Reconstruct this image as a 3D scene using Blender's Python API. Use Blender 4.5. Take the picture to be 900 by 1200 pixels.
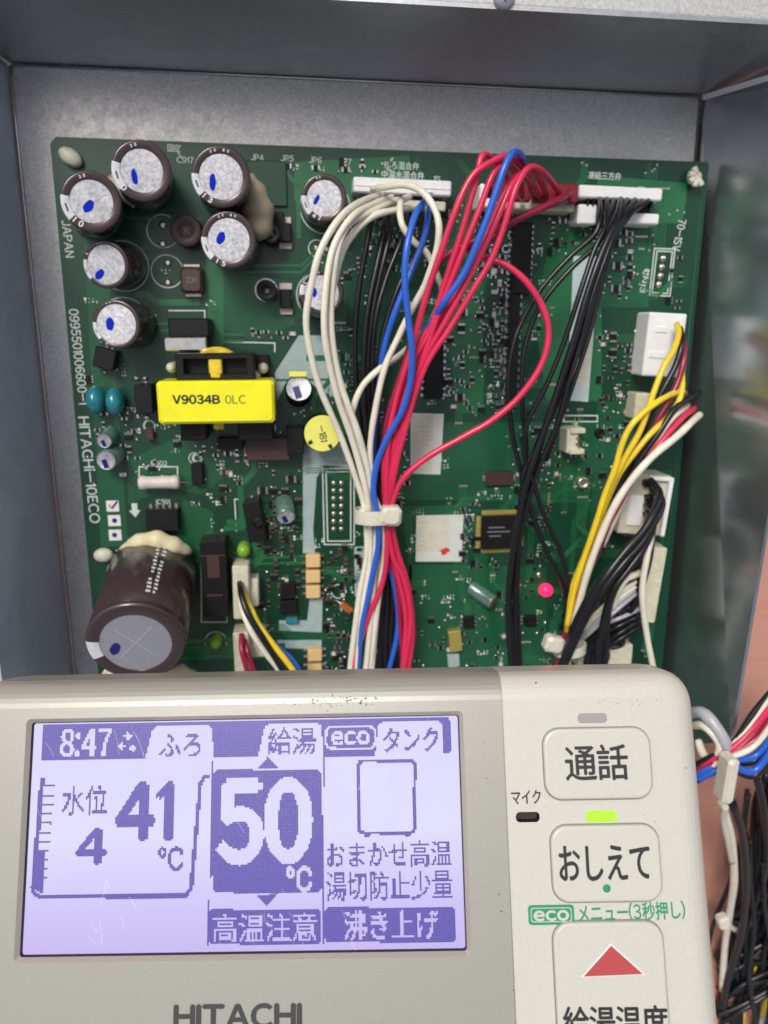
import bpy, bmesh, math, random
import numpy as np
from mathutils import Vector, Matrix
from mathutils.geometry import tessellate_polygon

# ------------------------------------------------------------------ scene, camera, light
scene = bpy.context.scene
for o in list(bpy.data.objects):
    bpy.data.objects.remove(o, do_unlink=True)
COL = scene.collection
MM = 0.001
rnd = random.Random(7)

FPX = 902.0                      # focal length in pixels of the 900 x 1200 frame
def vn(v):
    v = Vector(v); return v.normalized()
_down = vn((7, 3752, 902))
_xb = Vector((8350, -100, 902)); _xb = (_xb - _down * _xb.dot(_down)).normalized()
_yb = -_down
_zb = _xb.cross(_yb)
# camera axes written in board coordinates (board: x right, y up the board, z out of it)
def cam2board(v):
    v = Vector(v); return Vector((_xb.dot(v), _yb.dot(v), _zb.dot(v)))
def ray(px, py):
    return cam2board((px - 450.0, py - 600.0, FPX))
_r1, _r2 = ray(58, 160), ray(831, 190)
_h = 220.0 / (Vector((_r2.x / -_r2.z, _r2.y / -_r2.z, 0)) - Vector((_r1.x / -_r1.z, _r1.y / -_r1.z, 0))).length
_rc = ray(450, 470)
CAM = Vector((_rc.x / _rc.z * _h, _rc.y / _rc.z * _h, _h))      # world origin = board middle, millimetres
def B(px, py, z=0.0):
    d = ray(px, py); t = (z - CAM.z) / d.z
    return CAM + d * t
def mmpx(px, py, z=0.0):
    """millimetres per photo pixel for something at height z seen there"""
    p = B(px, py, z) - CAM
    return p.dot(cam2board((0, 0, 1))) / FPX

cam_data = bpy.data.cameras.new("camera")
cam = bpy.data.objects.new("camera", cam_data); COL.objects.link(cam)
cx, cy, cz = cam2board((1, 0, 0)), cam2board((0, -1, 0)), cam2board((0, 0, -1))
cm = Matrix(((cx.x, cy.x, cz.x, CAM.x * MM), (cx.y, cy.y, cz.y, CAM.y * MM), (cx.z, cy.z, cz.z, CAM.z * MM), (0, 0, 0, 1)))
cam.matrix_world = cm
cam_data.sensor_fit = 'VERTICAL'; cam_data.sensor_height = 36.0; cam_data.sensor_width = 27.0
cam_data.lens = FPX / 1200 * 36
cam_data.clip_start = 0.005; cam_data.clip_end = 50
cam_data.dof.use_dof = True
cam_data.dof.focus_distance = 0.175
cam_data.dof.aperture_fstop = cam_data.lens / 1.15
scene.camera = cam
scene.render.resolution_x = 768; scene.render.resolution_y = 1024
scene.render.engine = 'CYCLES'

SUN_EL, SUN_AZ = math.radians(52), math.radians(-28)     # azimuth from +y (top of the photo) towards +x
world = bpy.data.worlds.new("World"); scene.world = world; world.use_nodes = True
nt = world.node_tree; nt.nodes.clear()
wo = nt.nodes.new('ShaderNodeOutputWorld'); bg = nt.nodes.new('ShaderNodeBackground'); sky = nt.nodes.new('ShaderNodeTexSky')
sky.sky_type = 'NISHITA'; sky.sun_disc = False; sky.sun_elevation = SUN_EL; sky.sun_rotation = SUN_AZ
sky.air_density = 1.0; sky.dust_density = 4.0; sky.ozone_density = 0.6
bg.inputs[1].default_value = 0.135
hs = nt.nodes.new('ShaderNodeHueSaturation'); hs.inputs['Saturation'].default_value = 0.42     # thin overcast
nt.links.new(sky.outputs[0], hs.inputs['Color']); nt.links.new(hs.outputs[0], bg.inputs[0]); nt.links.new(bg.outputs[0], wo.inputs[0])
sun = bpy.data.lights.new("sun", 'SUN'); sun.energy = 2.0; sun.angle = math.radians(16); sun.color = (1, 0.95, 0.87)
sun_o = bpy.data.objects.new("sun", sun); COL.objects.link(sun_o)
sd = Vector((math.sin(SUN_AZ) * math.cos(SUN_EL), math.cos(SUN_AZ) * math.cos(SUN_EL), math.sin(SUN_EL)))
sun_o.rotation_euler = sd.to_track_quat('Z', 'Y').to_euler(); sun_o.location = sd * 2
vs = scene.view_settings
vs.view_transform = 'Standard'; vs.look = 'None'; vs.gamma = 1; vs.use_curve_mapping = False; vs.exposure = -0.1

# ------------------------------------------------------------------ materials
def lin(c):
    return tuple((x / 12.92 if x <= 0.04045 else ((x + 0.055) / 1.055) ** 2.4) for x in c)
def rgb(r, g, b):
    return lin((r / 255, g / 255, b / 255))
def mat(name, col, rough=0.5, metal=0.0, var=0.0, vscale=400, bump=0.0, bscale=None, emit=None, estr=0.0, coat=0.0,
        col2=None, rvar=0.0, trans=0.0, sss=0.0, aniso=None, spec=0.5, bdist=0.0002):
    m = bpy.data.materials.new(name); m.use_nodes = True
    t = m.node_tree; N = t.nodes; L = t.links
    p = N['Principled BSDF']
    p.inputs['Base Color'].default_value = (*col, 1); p.inputs['Roughness'].default_value = rough
    p.inputs['Metallic'].default_value = metal
    p.inputs['Specular IOR Level'].default_value = spec
    if coat: p.inputs['Coat Weight'].default_value = coat; p.inputs['Coat Roughness'].default_value = 0.15
    if trans: p.inputs['Transmission Weight'].default_value = trans
    if sss:
        p.inputs['Subsurface Weight'].default_value = sss; p.inputs['Subsurface Radius'].default_value = (0.002, 0.0018, 0.0012)
    if emit:
        p.inputs['Emission Color'].default_value = (*emit, 1); p.inputs['Emission Strength'].default_value = estr
    if var or col2 or bump or rvar:
        tc = N.new('ShaderNodeTexCoord')
        mp = N.new('ShaderNodeMapping'); L.new(tc.outputs['Object'], mp.inputs[0])
        oi = N.new('ShaderNodeObjectInfo'); L.new(oi.outputs['Random'], mp.inputs['Location'])      # each object gets its own patch of grain
        if aniso: mp.inputs['Scale'].default_value = aniso
        no = N.new('ShaderNodeTexNoise'); no.inputs['Scale'].default_value = vscale; no.inputs['Detail'].default_value = 5
        no.inputs['Roughness'].default_value = 0.6
        L.new(mp.outputs[0], no.inputs['Vector'])
        cr = N.new('ShaderNodeValToRGB'); cr.color_ramp.elements[0].position = 0.32; cr.color_ramp.elements[1].position = 0.68
        a = col; b = col2 or tuple(min(1, x * (1 + var)) for x in col)
        if not col2: a = tuple(x * (1 - var) for x in col)
        cr.color_ramp.elements[0].color = (*a, 1); cr.color_ramp.elements[1].color = (*b, 1)
        L.new(no.outputs['Fac'], cr.inputs[0]); L.new(cr.outputs[0], p.inputs['Base Color'])
        if rvar:
            mr = N.new('ShaderNodeMapRange'); mr.inputs[1].default_value = .3; mr.inputs[2].default_value = .7
            mr.inputs['To Min'].default_value = max(0.02, rough - rvar); mr.inputs['To Max'].default_value = min(1, rough + rvar)
            n3 = N.new('ShaderNodeTexNoise'); n3.inputs['Scale'].default_value = vscale * 0.23; n3.inputs['Detail'].default_value = 4
            L.new(mp.outputs[0], n3.inputs['Vector'])
            L.new(n3.outputs['Fac'], mr.inputs[0]); L.new(mr.outputs[0], p.inputs['Roughness'])
        if bump:
            n2 = N.new('ShaderNodeTexNoise'); n2.inputs['Scale'].default_value = bscale or vscale; n2.inputs['Detail'].default_value = 4
            L.new(mp.outputs[0], n2.inputs['Vector'])
            bu = N.new('ShaderNodeBump'); bu.inputs['Strength'].default_value = bump; bu.inputs['Distance'].default_value = bdist
            L.new(n2.outputs['Fac'], bu.inputs['Height']); L.new(bu.outputs[0], p.inputs['Normal'])
    return m

M = {}
M['pcb'] = mat('green solder mask', (0.004, 0.048, 0.024), 0.32, var=0.16, vscale=60, bump=0.05, bscale=900, coat=0.25)
M['pcb_edge'] = mat('board edge', (0.10, 0.16, 0.06), 0.7, var=0.2)
M['copper'] = mat('solder mask over copper', (0.018, 0.138, 0.054), 0.28, var=0.14, vscale=80, coat=0.3)
M['copper2'] = mat('solder mask over copper pour', (0.010, 0.088, 0.038), 0.30, var=0.15, vscale=90, coat=0.25)
M['silk'] = mat('white silkscreen ink', (0.56, 0.62, 0.58), 0.7, var=0.12, vscale=1500)
M['silk_grey'] = mat('pale silkscreen area', (0.33, 0.42, 0.42), 0.55, var=0.10, vscale=300)
M['solder'] = mat('solder', (0.62, 0.62, 0.60), 0.22, 1.0, var=0.2, vscale=2000, bump=0.3, bscale=1500)
M['pad'] = mat('tinned pad', (0.62, 0.58, 0.46), 0.35, 1.0, var=0.2, vscale=2000)
M['gold'] = mat('flux yellowed pins', (0.62, 0.50, 0.14), 0.4, 0.7, var=0.25, vscale=3000)
M['black'] = mat('black moulded plastic', (0.007, 0.007, 0.008), 0.45, spec=.3, var=0.3, vscale=2500, bump=0.1, bscale=4000)
M['ic'] = mat('black chip epoxy', (0.008, 0.008, 0.009), 0.5, spec=.25, var=0.25, vscale=3000, bump=0.1)
M['icprint'] = mat('grey chip print', (0.16, 0.16, 0.16), 0.6)
M['brown_chip'] = mat('brown chip body', (0.055, 0.028, 0.026), 0.45, var=0.2, vscale=2500)
M['sleeve'] = mat('brown capacitor sleeve', (0.044, 0.024, 0.026), 0.24, var=0.10, vscale=600, coat=0.5)
M['stripe'] = mat('grey sleeve stripe', (0.62, 0.63, 0.67), 0.35, var=0.1, vscale=500)
M['sleeve_text'] = mat('white sleeve print', (0.72, 0.72, 0.72), 0.5)
M['alu'] = mat('stamped aluminium', (0.36, 0.36, 0.38), 0.42, 0.5, vscale=1000, col2=(0.70, 0.70, 0.74), rvar=0.12, bump=0.25, bscale=900)
M['alu_smooth'] = mat('smooth aluminium', (0.40, 0.40, 0.45), 0.40, 0.5, var=0.05, vscale=900)
M['alu_line'] = mat('vent score', (0.75, 0.75, 0.78), 0.35, 0.8)
M['bluemark'] = mat('blue marker ink', (0.002, 0.020, 0.42), 0.6, spec=.1)
M['navymark'] = mat('navy marker ink', (0.006, 0.012, 0.14), 0.35)
M['glue'] = mat('cream silicone glue', (0.66, 0.60, 0.38), 0.42, var=0.14, vscale=150, bump=0.4, bscale=220, sss=0.15, bdist=0.0006)
M['glue_dull'] = mat('tan rubber glue', (0.34, 0.30, 0.20), 0.5, var=0.15, vscale=150, bump=0.4, bscale=200, sss=0.1, bdist=0.0006)
M['yellow_tape'] = mat('yellow transformer tape', (0.86, 0.80, 0.012), 0.30, var=0.05, vscale=120, coat=0.3, bump=0.05, bscale=60)
M['yellow_core'] = mat('amber tape', (0.70, 0.50, 0.03), 0.25, var=0.3, vscale=350, coat=0.6, bump=0.6, bscale=200, bdist=0.0005)
M['yellow_disc'] = mat('pale yellow label', (0.80, 0.78, 0.16), 0.5, var=0.05)
M['ink'] = mat('black ink', (0.012, 0.012, 0.016), 0.5)
M['greyink'] = mat('grey ink', (0.10, 0.10, 0.03), 0.5)
M['teal'] = mat('teal epoxy disc capacitor', (0.020, 0.20, 0.26), 0.22, var=0.15, vscale=300, coat=0.5)
M['ceramic'] = mat('white ceramic', (0.62, 0.55, 0.50), 0.5, var=0.1, vscale=700, bump=0.1)
M['tan'] = mat('beige relay case', (0.68, 0.47, 0.22), 0.5, var=0.06, vscale=900)
M['nylon'] = mat('milky nylon', (0.62, 0.60, 0.50), 0.45, var=0.06, vscale=300, sss=0.3)
M['conn'] = mat('white connector plastic', (0.80, 0.80, 0.80), 0.4, var=0.05, vscale=500, sss=0.1)
M['conn_cream'] = mat('cream connector plastic', (0.60, 0.57, 0.44), 0.45, var=0.12, vscale=500, sss=0.1)
M['conn_red'] = mat('dark red connector plastic', (0.20, 0.008, 0.022), 0.4, var=0.1)
M['label'] = mat('white paper label', (0.60, 0.62, 0.58), 0.6, var=0.06, vscale=250)
M['label_film'] = mat('clear film label', (0.48, 0.60, 0.60), 0.35, var=0.08, vscale=200)
M['label_cream'] = mat('cream paper label', (0.60, 0.58, 0.48), 0.6, var=0.07, vscale=250)
M['label_print'] = mat('faded label print', (0.42, 0.33, 0.26), 0.6)
M['redink'] = mat('red stamp ink', (0.60, 0.03, 0.05), 0.5)
M['green_led'] = mat('green tinted lens', (0.20, 0.42, 0.03), 0.2, var=0.2, vscale=600, sss=0.2)
M['red_led'] = mat('lit red lamp', (0.6, 0.01, 0.05), 0.3, emit=(1.0, 0.006, 0.045), estr=5.0)
M['seaglass'] = mat('grey green small can', (0.12, 0.22, 0.19), 0.2, 0.3, var=0.2, vscale=800, coat=0.6)
M['orange'] = mat('brown glass diode', (0.36, 0.11, 0.04), 0.3, var=0.25, vscale=900)
def wire_mat(n, c, r=0.36, c2=0.08):
    return mat(n, c, r, var=c2, vscale=160, coat=0.25, bump=0.03, bscale=500)
M['w_white'] = wire_mat('white wire', (0.74, 0.70, 0.58))
M['w_red'] = wire_mat('red wire', (0.66, 0.022, 0.085))
M['w_dred'] = wire_mat('crimson wire', (0.30, 0.008, 0.045))
M['w_blue'] = wire_mat('blue wire', (0.018, 0.115, 0.56))
M['w_black'] = wire_mat('black wire', (0.007, 0.007, 0.009), 0.34); M['w_black'].node_tree.nodes['Principled BSDF'].inputs['Coat Weight'].default_value = .08
M['w_yellow'] = wire_mat('yellow wire', (0.80, 0.58, 0.025))
M['w_grey'] = wire_mat('grey wire', (0.40, 0.40, 0.44))
M['steel'] = mat('galvanised steel', (0.48, 0.465, 0.45), 0.33, 1.0, vscale=1300, col2=(0.70, 0.675, 0.65), rvar=0.06, bump=0.16, bscale=1700)
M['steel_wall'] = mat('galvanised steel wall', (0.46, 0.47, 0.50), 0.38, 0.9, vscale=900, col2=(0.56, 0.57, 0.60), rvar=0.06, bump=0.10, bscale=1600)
M['steel_side_lit'] = mat('window-lit galvanised steel side wall', (0.50, 0.56, 0.66), 0.40, 0.45, vscale=500, col2=(0.58, 0.64, 0.74), rvar=0.10, bump=0.08, bscale=1600)  # left wall: same metal as the right, bluish window light put into its colour
M['steel_shiny'] = mat('smooth galvanised side wall', (0.40, 0.44, 0.47), 0.30, 0.92, vscale=30, col2=(0.56, 0.60, 0.62), rvar=0.10, bump=0.06, bscale=1600)  # right wall: same steel as the left in a darker, shinier copy
M['steel_lip'] = mat('galvanised steel lip', (0.44, 0.44, 0.43), 0.50, 0.3, vscale=900, col2=(0.62, 0.62, 0.60), rvar=0.08, bump=0.25, bscale=1200)
M['steel_edge'] = mat('cut steel edge', (0.66, 0.63, 0.55), 0.4, 0.6, var=0.15, vscale=300)
M['steel_bright'] = mat('scraped bright steel', (0.78, 0.76, 0.72), 0.25, 1.0, var=0.1)
M['table'] = mat('pinkish wooden bench', (0.50, 0.235, 0.175), 0.7, vscale=30, col2=(0.55, 0.275, 0.21), bump=0.1, bscale=30, aniso=(1, 14, 1), bdist=0.0008)

# ------------------------------------------------------------------ object helpers
WM = {}
def setp(o, parent, wm):
    WM[o.name] = wm
    COL.objects.link(o)
    if parent is not None:
        o.parent = parent
        o.matrix_basis = WM[parent.name].inverted() @ wm
    else:
        o.matrix_basis = wm
    return o
def T(p):      # translation in mm
    return Matrix.Translation(Vector(p) * MM)
I4 = Matrix.Identity(4)
def tag(o, label=None, cat=None, group=None, kind=None):
    if label: o['label'] = label
    if cat: o['category'] = cat
    if group: o['group'] = group
    if kind: o['kind'] = kind
    return o
def empty(name, loc, label, cat, group=None, wm=None):
    o = bpy.data.objects.new(name, None); o.empty_display_size = 0.01
    setp(o, None, wm if wm is not None else T(loc))
    return tag(o, label, cat, group)

class MB:
    def __init__(s):
        s.v = []; s.f = []; s.m = []; s.s = []
    def add(s, vs_, fs, m=0, smooth=False):
        b = len(s.v); s.v += [tuple(v) for v in vs_]
        for f in fs:
            s.f.append([i + b for i in f]); s.m.append(m); s.s.append(smooth)
    def box(s, c, d, m=0, rot=0.0, bev=0.0):
        """centre, size (mm); bev chamfers the upper edges"""
        cx_, cy_, cz_ = c; x, y, z = d[0] / 2, d[1] / 2, d[2] / 2
        ca, sa = math.cos(rot), math.sin(rot)
        def P(a, b_, c_): return (cx_ + a * ca - b_ * sa, cy_ + a * sa + b_ * ca, cz_ + c_)
        if bev <= 0:
            vs_ = [P(a * x, b_ * y, c_ * z) for c_ in (-1, 1) for a, b_ in ((-1, -1), (1, -1), (1, 1), (-1, 1))]
            s.add(vs_, [(3, 2, 1, 0), (4, 5, 6, 7), (0, 1, 5, 4), (1, 2, 6, 5), (2, 3, 7, 6), (3, 0, 4, 7)], m)
        else:
            def ring(i, zz):
                X, Y = x - i, y - i; q = bev
                return [P(-X + q, -Y, zz), P(X - q, -Y, zz), P(X, -Y + q, zz), P(X, Y - q, zz), P(X - q, Y, zz), P(-X + q, Y, zz), P(-X, Y - q, zz), P(-X, -Y + q, zz)]
            vs_ = ring(0, -z) + ring(0, z - bev) + ring(bev * .9, z)
            fs = [tuple(range(7, -1, -1)), tuple(range(16, 24))]
            for k in (0, 8):
                for i in range(8):
                    j = (i + 1) % 8; fs.append((k + i, k + j, k + 8 + j, k + 8 + i))
            s.add(vs_, fs, m)
    def lathe(s, prof, n=24, m=0, mats=None, org=(0, 0, 0), angm=None, cap=True, smooth=True):
        """profile [(r,z)...] about z at org; mats per band; angm(angle, band)->mat"""
        b = len(s.v)
        for r, z in prof:
            for i in range(n):
                a = 2 * math.pi * i / n
                s.v.append((org[0] + r * math.cos(a), org[1] + r * math.sin(a), org[2] + z))
        for k in range(len(prof) - 1):
            for i in range(n):
                j = (i + 1) % n
                s.f.append([b + k * n + i, b + k * n + j, b + (k + 1) * n + j, b + (k + 1) * n + i])
                mm_ = mats[k] if mats else m
                if angm: mm_ = angm(2 * math.pi * (i + .5) / n, k, mm_)
                s.m.append(mm_); s.s.append(smooth)
        if cap:
            s.f.append([b + (len(prof) - 1) * n + i for i in range(n)]); s.m.append(mats[-1] if mats else m); s.s.append(False)
    def poly(s, pts, z0, z1, m=0):
        """flat prism from an xy outline (counter clockwise)"""
        n = len(pts)
        area = sum(pts[i][0] * pts[(i + 1) % n][1] - pts[(i + 1) % n][0] * pts[i][1] for i in range(n))
        if area < 0: pts = pts[::-1]
        vs_ = [(p[0], p[1], z0) for p in pts] + [(p[0], p[1], z1) for p in pts]
        vs_ = [(p[0], p[1], z0 - (.02 if z0 == 0 else 0)) for p in pts] + vs_[n:]
        s.add(vs_, [(i, (i + 1) % n, n + (i + 1) % n, n + i) for i in range(n)], m)
        tri = tessellate_polygon([[Vector((p[0], p[1], 0)) for p in pts]])
        b = len(s.v) - n
        for t in tri:
            a_, b_, c_ = (Vector(pts[i]).to_2d() for i in t)
            f = [b + i for i in t]
            if (b_ - a_).cross(c_ - a_) < 0: f = f[::-1]
            s.f.append(f); s.m.append(m); s.s.append(False)
    def tube(s, pts, r, n=8, m=0, caps=True, rv=None):
        pts = [Vector(p) for p in pts]; b = len(s.v)
        t0 = (pts[1] - pts[0]).normalized()
        u = t0.orthogonal().normalized()
        for k, p in enumerate(pts):
            t = (pts[min(k + 1, len(pts) - 1)] - pts[max(k - 1, 0)]).normalized()
            u = (u - t * u.dot(t)).normalized(); w = t.cross(u)
            rr = rv[k] if rv else r
            for i in range(n):
                a = 2 * math.pi * i / n
                s.v.append(tuple(p + (u * math.cos(a) + w * math.sin(a)) * rr))
        for k in range(len(pts) - 1):
            for i in range(n):
                j = (i + 1) % n
                s.f.append([b + k * n + i, b + k * n + j, b + (k + 1) * n + j, b + (k + 1) * n + i]); s.m.append(m); s.s.append(True)
        if caps:
            s.f.append([b + i for i in range(n)][::-1]); s.m.append(m); s.s.append(False)
            e = b + (len(pts) - 1) * n
            s.f.append([e + i for i in range(n)]); s.m.append(m); s.s.append(False)
    def slab(s, q, th, m=0):
        """quad of four world points thickened against its normal"""
        q = [Vector(p) for p in q]; n = (q[1] - q[0]).cross(q[2] - q[0]).normalized()
        vs_ = q + [p - n * th for p in q]
        s.add(vs_, [(0, 1, 2, 3), (7, 6, 5, 4), (1, 0, 4, 5), (2, 1, 5, 6), (3, 2, 6, 7), (0, 3, 7, 4)], m)
    def mesh(s, name, mats):
        me = bpy.data.meshes.new(name)
        me.from_pydata([(v[0] * MM, v[1] * MM, v[2] * MM) for v in s.v], [], s.f)
        for m in mats: me.materials.append(M[m])
        me.polygons.foreach_set('material_index', s.m); me.polygons.foreach_set('use_smooth', s.s)
        me.update(); return me
    def build(s, name, mats, parent=None, wm=I4, kind=None):
        if isinstance(mats, str): mats = [mats]
        o = bpy.data.objects.new(name, s.mesh(name, mats)); setp(o, parent, wm)
        if kind: o['kind'] = kind
        return o

def spline(ctrl, sub=7):
    P = [Vector(p) for p in ctrl]
    P = [P[0] * 2 - P[1]] + P + [P[-1] * 2 - P[-2]]
    out = []
    for i in range(1, len(P) - 2):
        p0, p1, p2, p3 = P[i - 1], P[i], P[i + 1], P[i + 2]
        for k in range(sub):
            t = k / sub
            out.append(0.5 * ((2 * p1) + (p2 - p0) * t + (2 * p0 - 5 * p1 + 4 * p2 - p3) * t * t + (3 * p1 - p0 - 3 * p2 + p3) * t ** 3))
    out.append(P[-2]); return out

_tc = {}
def _raw(s):
    cu = bpy.data.curves.new("lettering", 'FONT'); cu.body = s; cu.size = 1.0; cu.resolution_u = 4
    to = bpy.data.objects.new("lettering", cu); COL.objects.link(to)
    dg = bpy.context.evaluated_depsgraph_get(); dg.update()
    me = bpy.data.meshes.new_from_object(to.evaluated_get(dg)); me.calc_loop_triangles()
    v = np.array([(q.co.x, q.co.y) for q in me.vertices]).reshape(-1, 2)
    tr = np.array([tuple(t.vertices) for t in me.loop_triangles], dtype=int).reshape(-1, 3)
    bpy.data.objects.remove(to, do_unlink=True); bpy.data.curves.remove(cu); bpy.data.meshes.remove(me)
    return v, tr
def glyphs(s, bold=0.0):
    """2-D triangles of a string from Blender's own built-in font; Latin letters use its full-width sans forms, set close"""
    if s in _tc: return _tc[s]
    V, Tn, x = [], [], 0.0; n = 0
    for ch in s:
        if ch == ' ': x += .3; continue
        wide = 33 <= ord(ch) <= 126
        key = ('c', ch)
        if ch == 'I' and key not in _tc:
            _tc[key] = (np.array([(0, 0), (.095, 0), (.095, .733), (0, .733)]), np.array([(0, 1, 2), (0, 2, 3)]))
        if ch == '1' and key not in _tc:
            _tc[key] = (np.array([(.12, 0), (.215, 0), (.215, .733), (.15, .733), (.12, .62), (0, .60), (0, .54)]), np.array([(0, 1, 2), (0, 2, 3), (0, 3, 4), (3, 5, 4), (4, 5, 6)]))
        if key not in _tc: _tc[key] = _raw(chr(ord(ch) + 0xFEE0) if wide else ch)
        v, tr = _tc[key]; v = v.copy()
        if wide:
            if ch not in ':-.,()i1': pass
            v[:, 0] += x - v[:, 0].min(); x = v[:, 0].max() + (.09 if ch not in ':' else .11)
        else:
            if 'adv' not in _tc:
                w1, w2 = _raw('国')[0], _raw('国国')[0]; _tc['adv'] = (w2[:, 0].max() - w1[:, 0].max()) * .98
            v[:, 0] += x; x += _tc['adv']
        V.append(v); Tn.append(tr + n); n += len(v)
    v = np.concatenate(V); tr = np.concatenate(Tn)
    mn, mx = v.min(0), v.max(0)
    v = (v - mn) / (mx - mn); _tc[s] = (v, tr); return v, tr
def flat_text(mb, s, c, w, h, rot=0.0, z=0.0, m=0, bold=0.0):
    """string fitted in a w x h box centred on c, rotated in the plane"""
    v, tr = glyphs(s); ca, sa = math.cos(rot), math.sin(rot); dd = bold * h
    for q, (ox, oy) in enumerate([(0, 0)] if not bold else [(-dd, 0), (dd, 0), (0, dd), (0, -dd)]):
        vs_ = []
        for a, b in v:
            x, y = (a - .5) * (w - 2 * dd) + ox, (b - .5) * (h - 2 * dd) + oy
            vs_.append((c[0] + x * ca - y * sa, c[1] + x * sa + y * ca, z + q * .004))
        fs = []
        for t in tr:
            A, Bb, C = (vs_[i] for i in t)
            cr_ = (Bb[0] - A[0]) * (C[1] - A[1]) - (Bb[1] - A[1]) * (C[0] - A[0])
            fs.append(tuple(t) if cr_ > 0 else tuple(t[::-1]))
        mb.add(vs_, fs, m)
def board_text(s, p0, p1, hpx, z=0.11, mat_='silk', parent=None, bold=0.02, name='printed_marking'):
    """text whose middle line runs between two photo points lying on the board"""
    a, b = B(*p0, z), B(*p1, z); c = (a + b) / 2; d = b - a
    k = mmpx((p0[0] + p1[0]) / 2, (p0[1] + p1[1]) / 2, z)
    mb = MB(); flat_text(mb, s, c, d.length, hpx * k, math.atan2(d.y, d.x), z, 0, bold)
    return mb.build(name, mat_, parent)

# ------------------------------------------------------------------ the bench and the steel enclosure
BENCH = -14.0
mb = MB(); mb.box((60, -40, BENCH - 10), (1500, 1100, 20))
bench = mb.build('wooden_bench', 'table'); tag(bench, kind='structure')

PZ = -12.0                 # back plate level, the board stands on spacers above it
FZ = 44.0                  # front edge of the walls
box = empty('metal_enclosure', B(450, 470, PZ), 'open galvanised steel enclosure around the green circuit board', 'metal box')
TL, TR = B(10, 74, PZ), B(822, 113, PZ)
BLp, BRp = B(96, 870, PZ), B(756, 880, PZ)
mb = MB(); mb.slab([BLp, BRp, TR, TL], 1.2); mb.build('back_plate', 'steel', box)
# walls: base line on the plate, front line read at the front height
tl_f, tr_f = B(-74, 10, FZ), B(985, 60, FZ)
# keep the walls square to the plate
tl_f = Vector((TL.x - 4, TL.y + 3.0, FZ)); tr_f = Vector((tr_f.x, TR.y + 3.0, FZ))
bl_f = Vector((BLp.x - 4, BLp.y, FZ)); br_f = B(856, 868, FZ)
mb = MB(); mb.slab([TL + Vector((-1.5, 0, -1)), TR + Vector((12, 0, -1)), tr_f + Vector((10, 0, 0)), tl_f + Vector((-6, 0, 0))], 1.2)
top_wall = mb.build('top_wall', 'steel_wall', box)
mb = MB(); mb.slab([BLp + Vector((-.3, 0, -.5)), TL + Vector((-.3, -.3, -.5)), tl_f + Vector((-.2, -.3, 0)), bl_f], 1.2)
mb.build('side_wall', 'steel_side_lit', box)
mb = MB(); mb.slab([TR + Vector((.3, -1.0, -.5)), BRp + Vector((.3, 0, -.5)), br_f, tr_f + Vector((1.4, -.5, 0))], 1.2)
mb.build('side_wall', 'steel_shiny', box)
mb = MB(); mb.slab([BRp + Vector((2, -.5, 0)), BLp + Vector((-2, -.5, 0)), BLp + Vector((-4, -3, 30)), BRp + Vector((2, -3, 30))], 1.2)
mb.build('bottom_wall', 'steel_wall', box)
# rolled seams in the two inner corners along the plate
mb = MB(); mb.tube(spline([TL + Vector((0.4, -.5, .5)), (TL + BLp) / 2 + Vector((.4, 0, .5)), BLp + Vector((.4, 0, .5))]), .35, 8); mb.build('corner_bend', 'steel_bright', box)
mb = MB(); mb.tube([TR + Vector((-.4, -.5, .5)), BRp + Vector((-.4, 0, .5))], .35, 8); mb.build('corner_bend', 'steel_bright', box)
mb = MB(); mb.tube([TL + Vector((0, -.4, .45)), TR + Vector((0, -.4, .45))], .35, 8); mb.build('corner_bend', 'steel_bright', box)
# outward lip with a rolled edge
mb = MB()
lipa, lipb = Vector((tl_f.x - 40, tl_f.y, FZ)), Vector((tr_f.x + 40, tr_f.y, FZ))
prof = [(0, -1.6), (.15, -.8), (.6, -.2), (1.4, 0), (44, 0)]
for k in range(len(prof) - 1):
    (y0, z0), (y1, z1) = prof[k], prof[k + 1]
    mb.add([lipa + Vector((0, y0, z0)), lipb + Vector((0, y0, z0)), lipb + Vector((0, y1, z1)), lipa + Vector((0, y1, z1))], [(0, 1, 2, 3)], 0, True)
mb.add([lipa + Vector((0, 1.2, -1.6)), lipb + Vector((0, 1.2, -1.6)), lipb + Vector((0, 44, -1.6)), lipa + Vector((0, 44, -1.6))], [(3, 2, 1, 0)], 0)
lip = mb.build('front_lip', 'steel_lip', box)
sp = B(590, 1, FZ)
mb = MB(); mb.lathe([(3.0, 0), (3.0, .8), (2.4, 1.6), (1.0, 2.0)], 20, 0, org=(sp.x, sp.y + .6, FZ)); scr = mb.build('screw', 'alu_smooth', box)
mb = MB(); mb.box((sp.x, sp.y + .6, FZ + 2.05), (2.8, .5, .2)); mb.box((sp.x, sp.y + .6, FZ + 2.06), (.5, 2.8, .2)); mb.build('screw_slot', 'ink', scr)
# pale strip in place of light through right corner gap; steel one at left
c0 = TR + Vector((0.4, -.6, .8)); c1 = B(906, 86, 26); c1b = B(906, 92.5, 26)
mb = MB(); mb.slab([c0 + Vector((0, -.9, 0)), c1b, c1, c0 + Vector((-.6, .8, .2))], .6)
mb.build('corner_sliver', 'conn', box)
mb = MB(); mb.slab([B(11, 78, -10), B(14, 75, -10), B(-8, 60, 2), B(-8, 64, 2)], .5); mb.build('corner_sliver', 'steel_edge', box)
# scraped bright scratches fanning out from the right inner corner
for q in ((705, 165), (765, 172), (800, 187)):
    a, b = B(817, 118, PZ + .06), B(*q, PZ + .06); d = (b - a).normalized(); w = Vector((-d.y, d.x, 0))
    mb = MB(); mb.add([a - w * .15, b - w * .8, b + w * .8, a + w * .15], [(0, 1, 2, 3)]); mb.build('scratch', 'steel', box)

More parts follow.
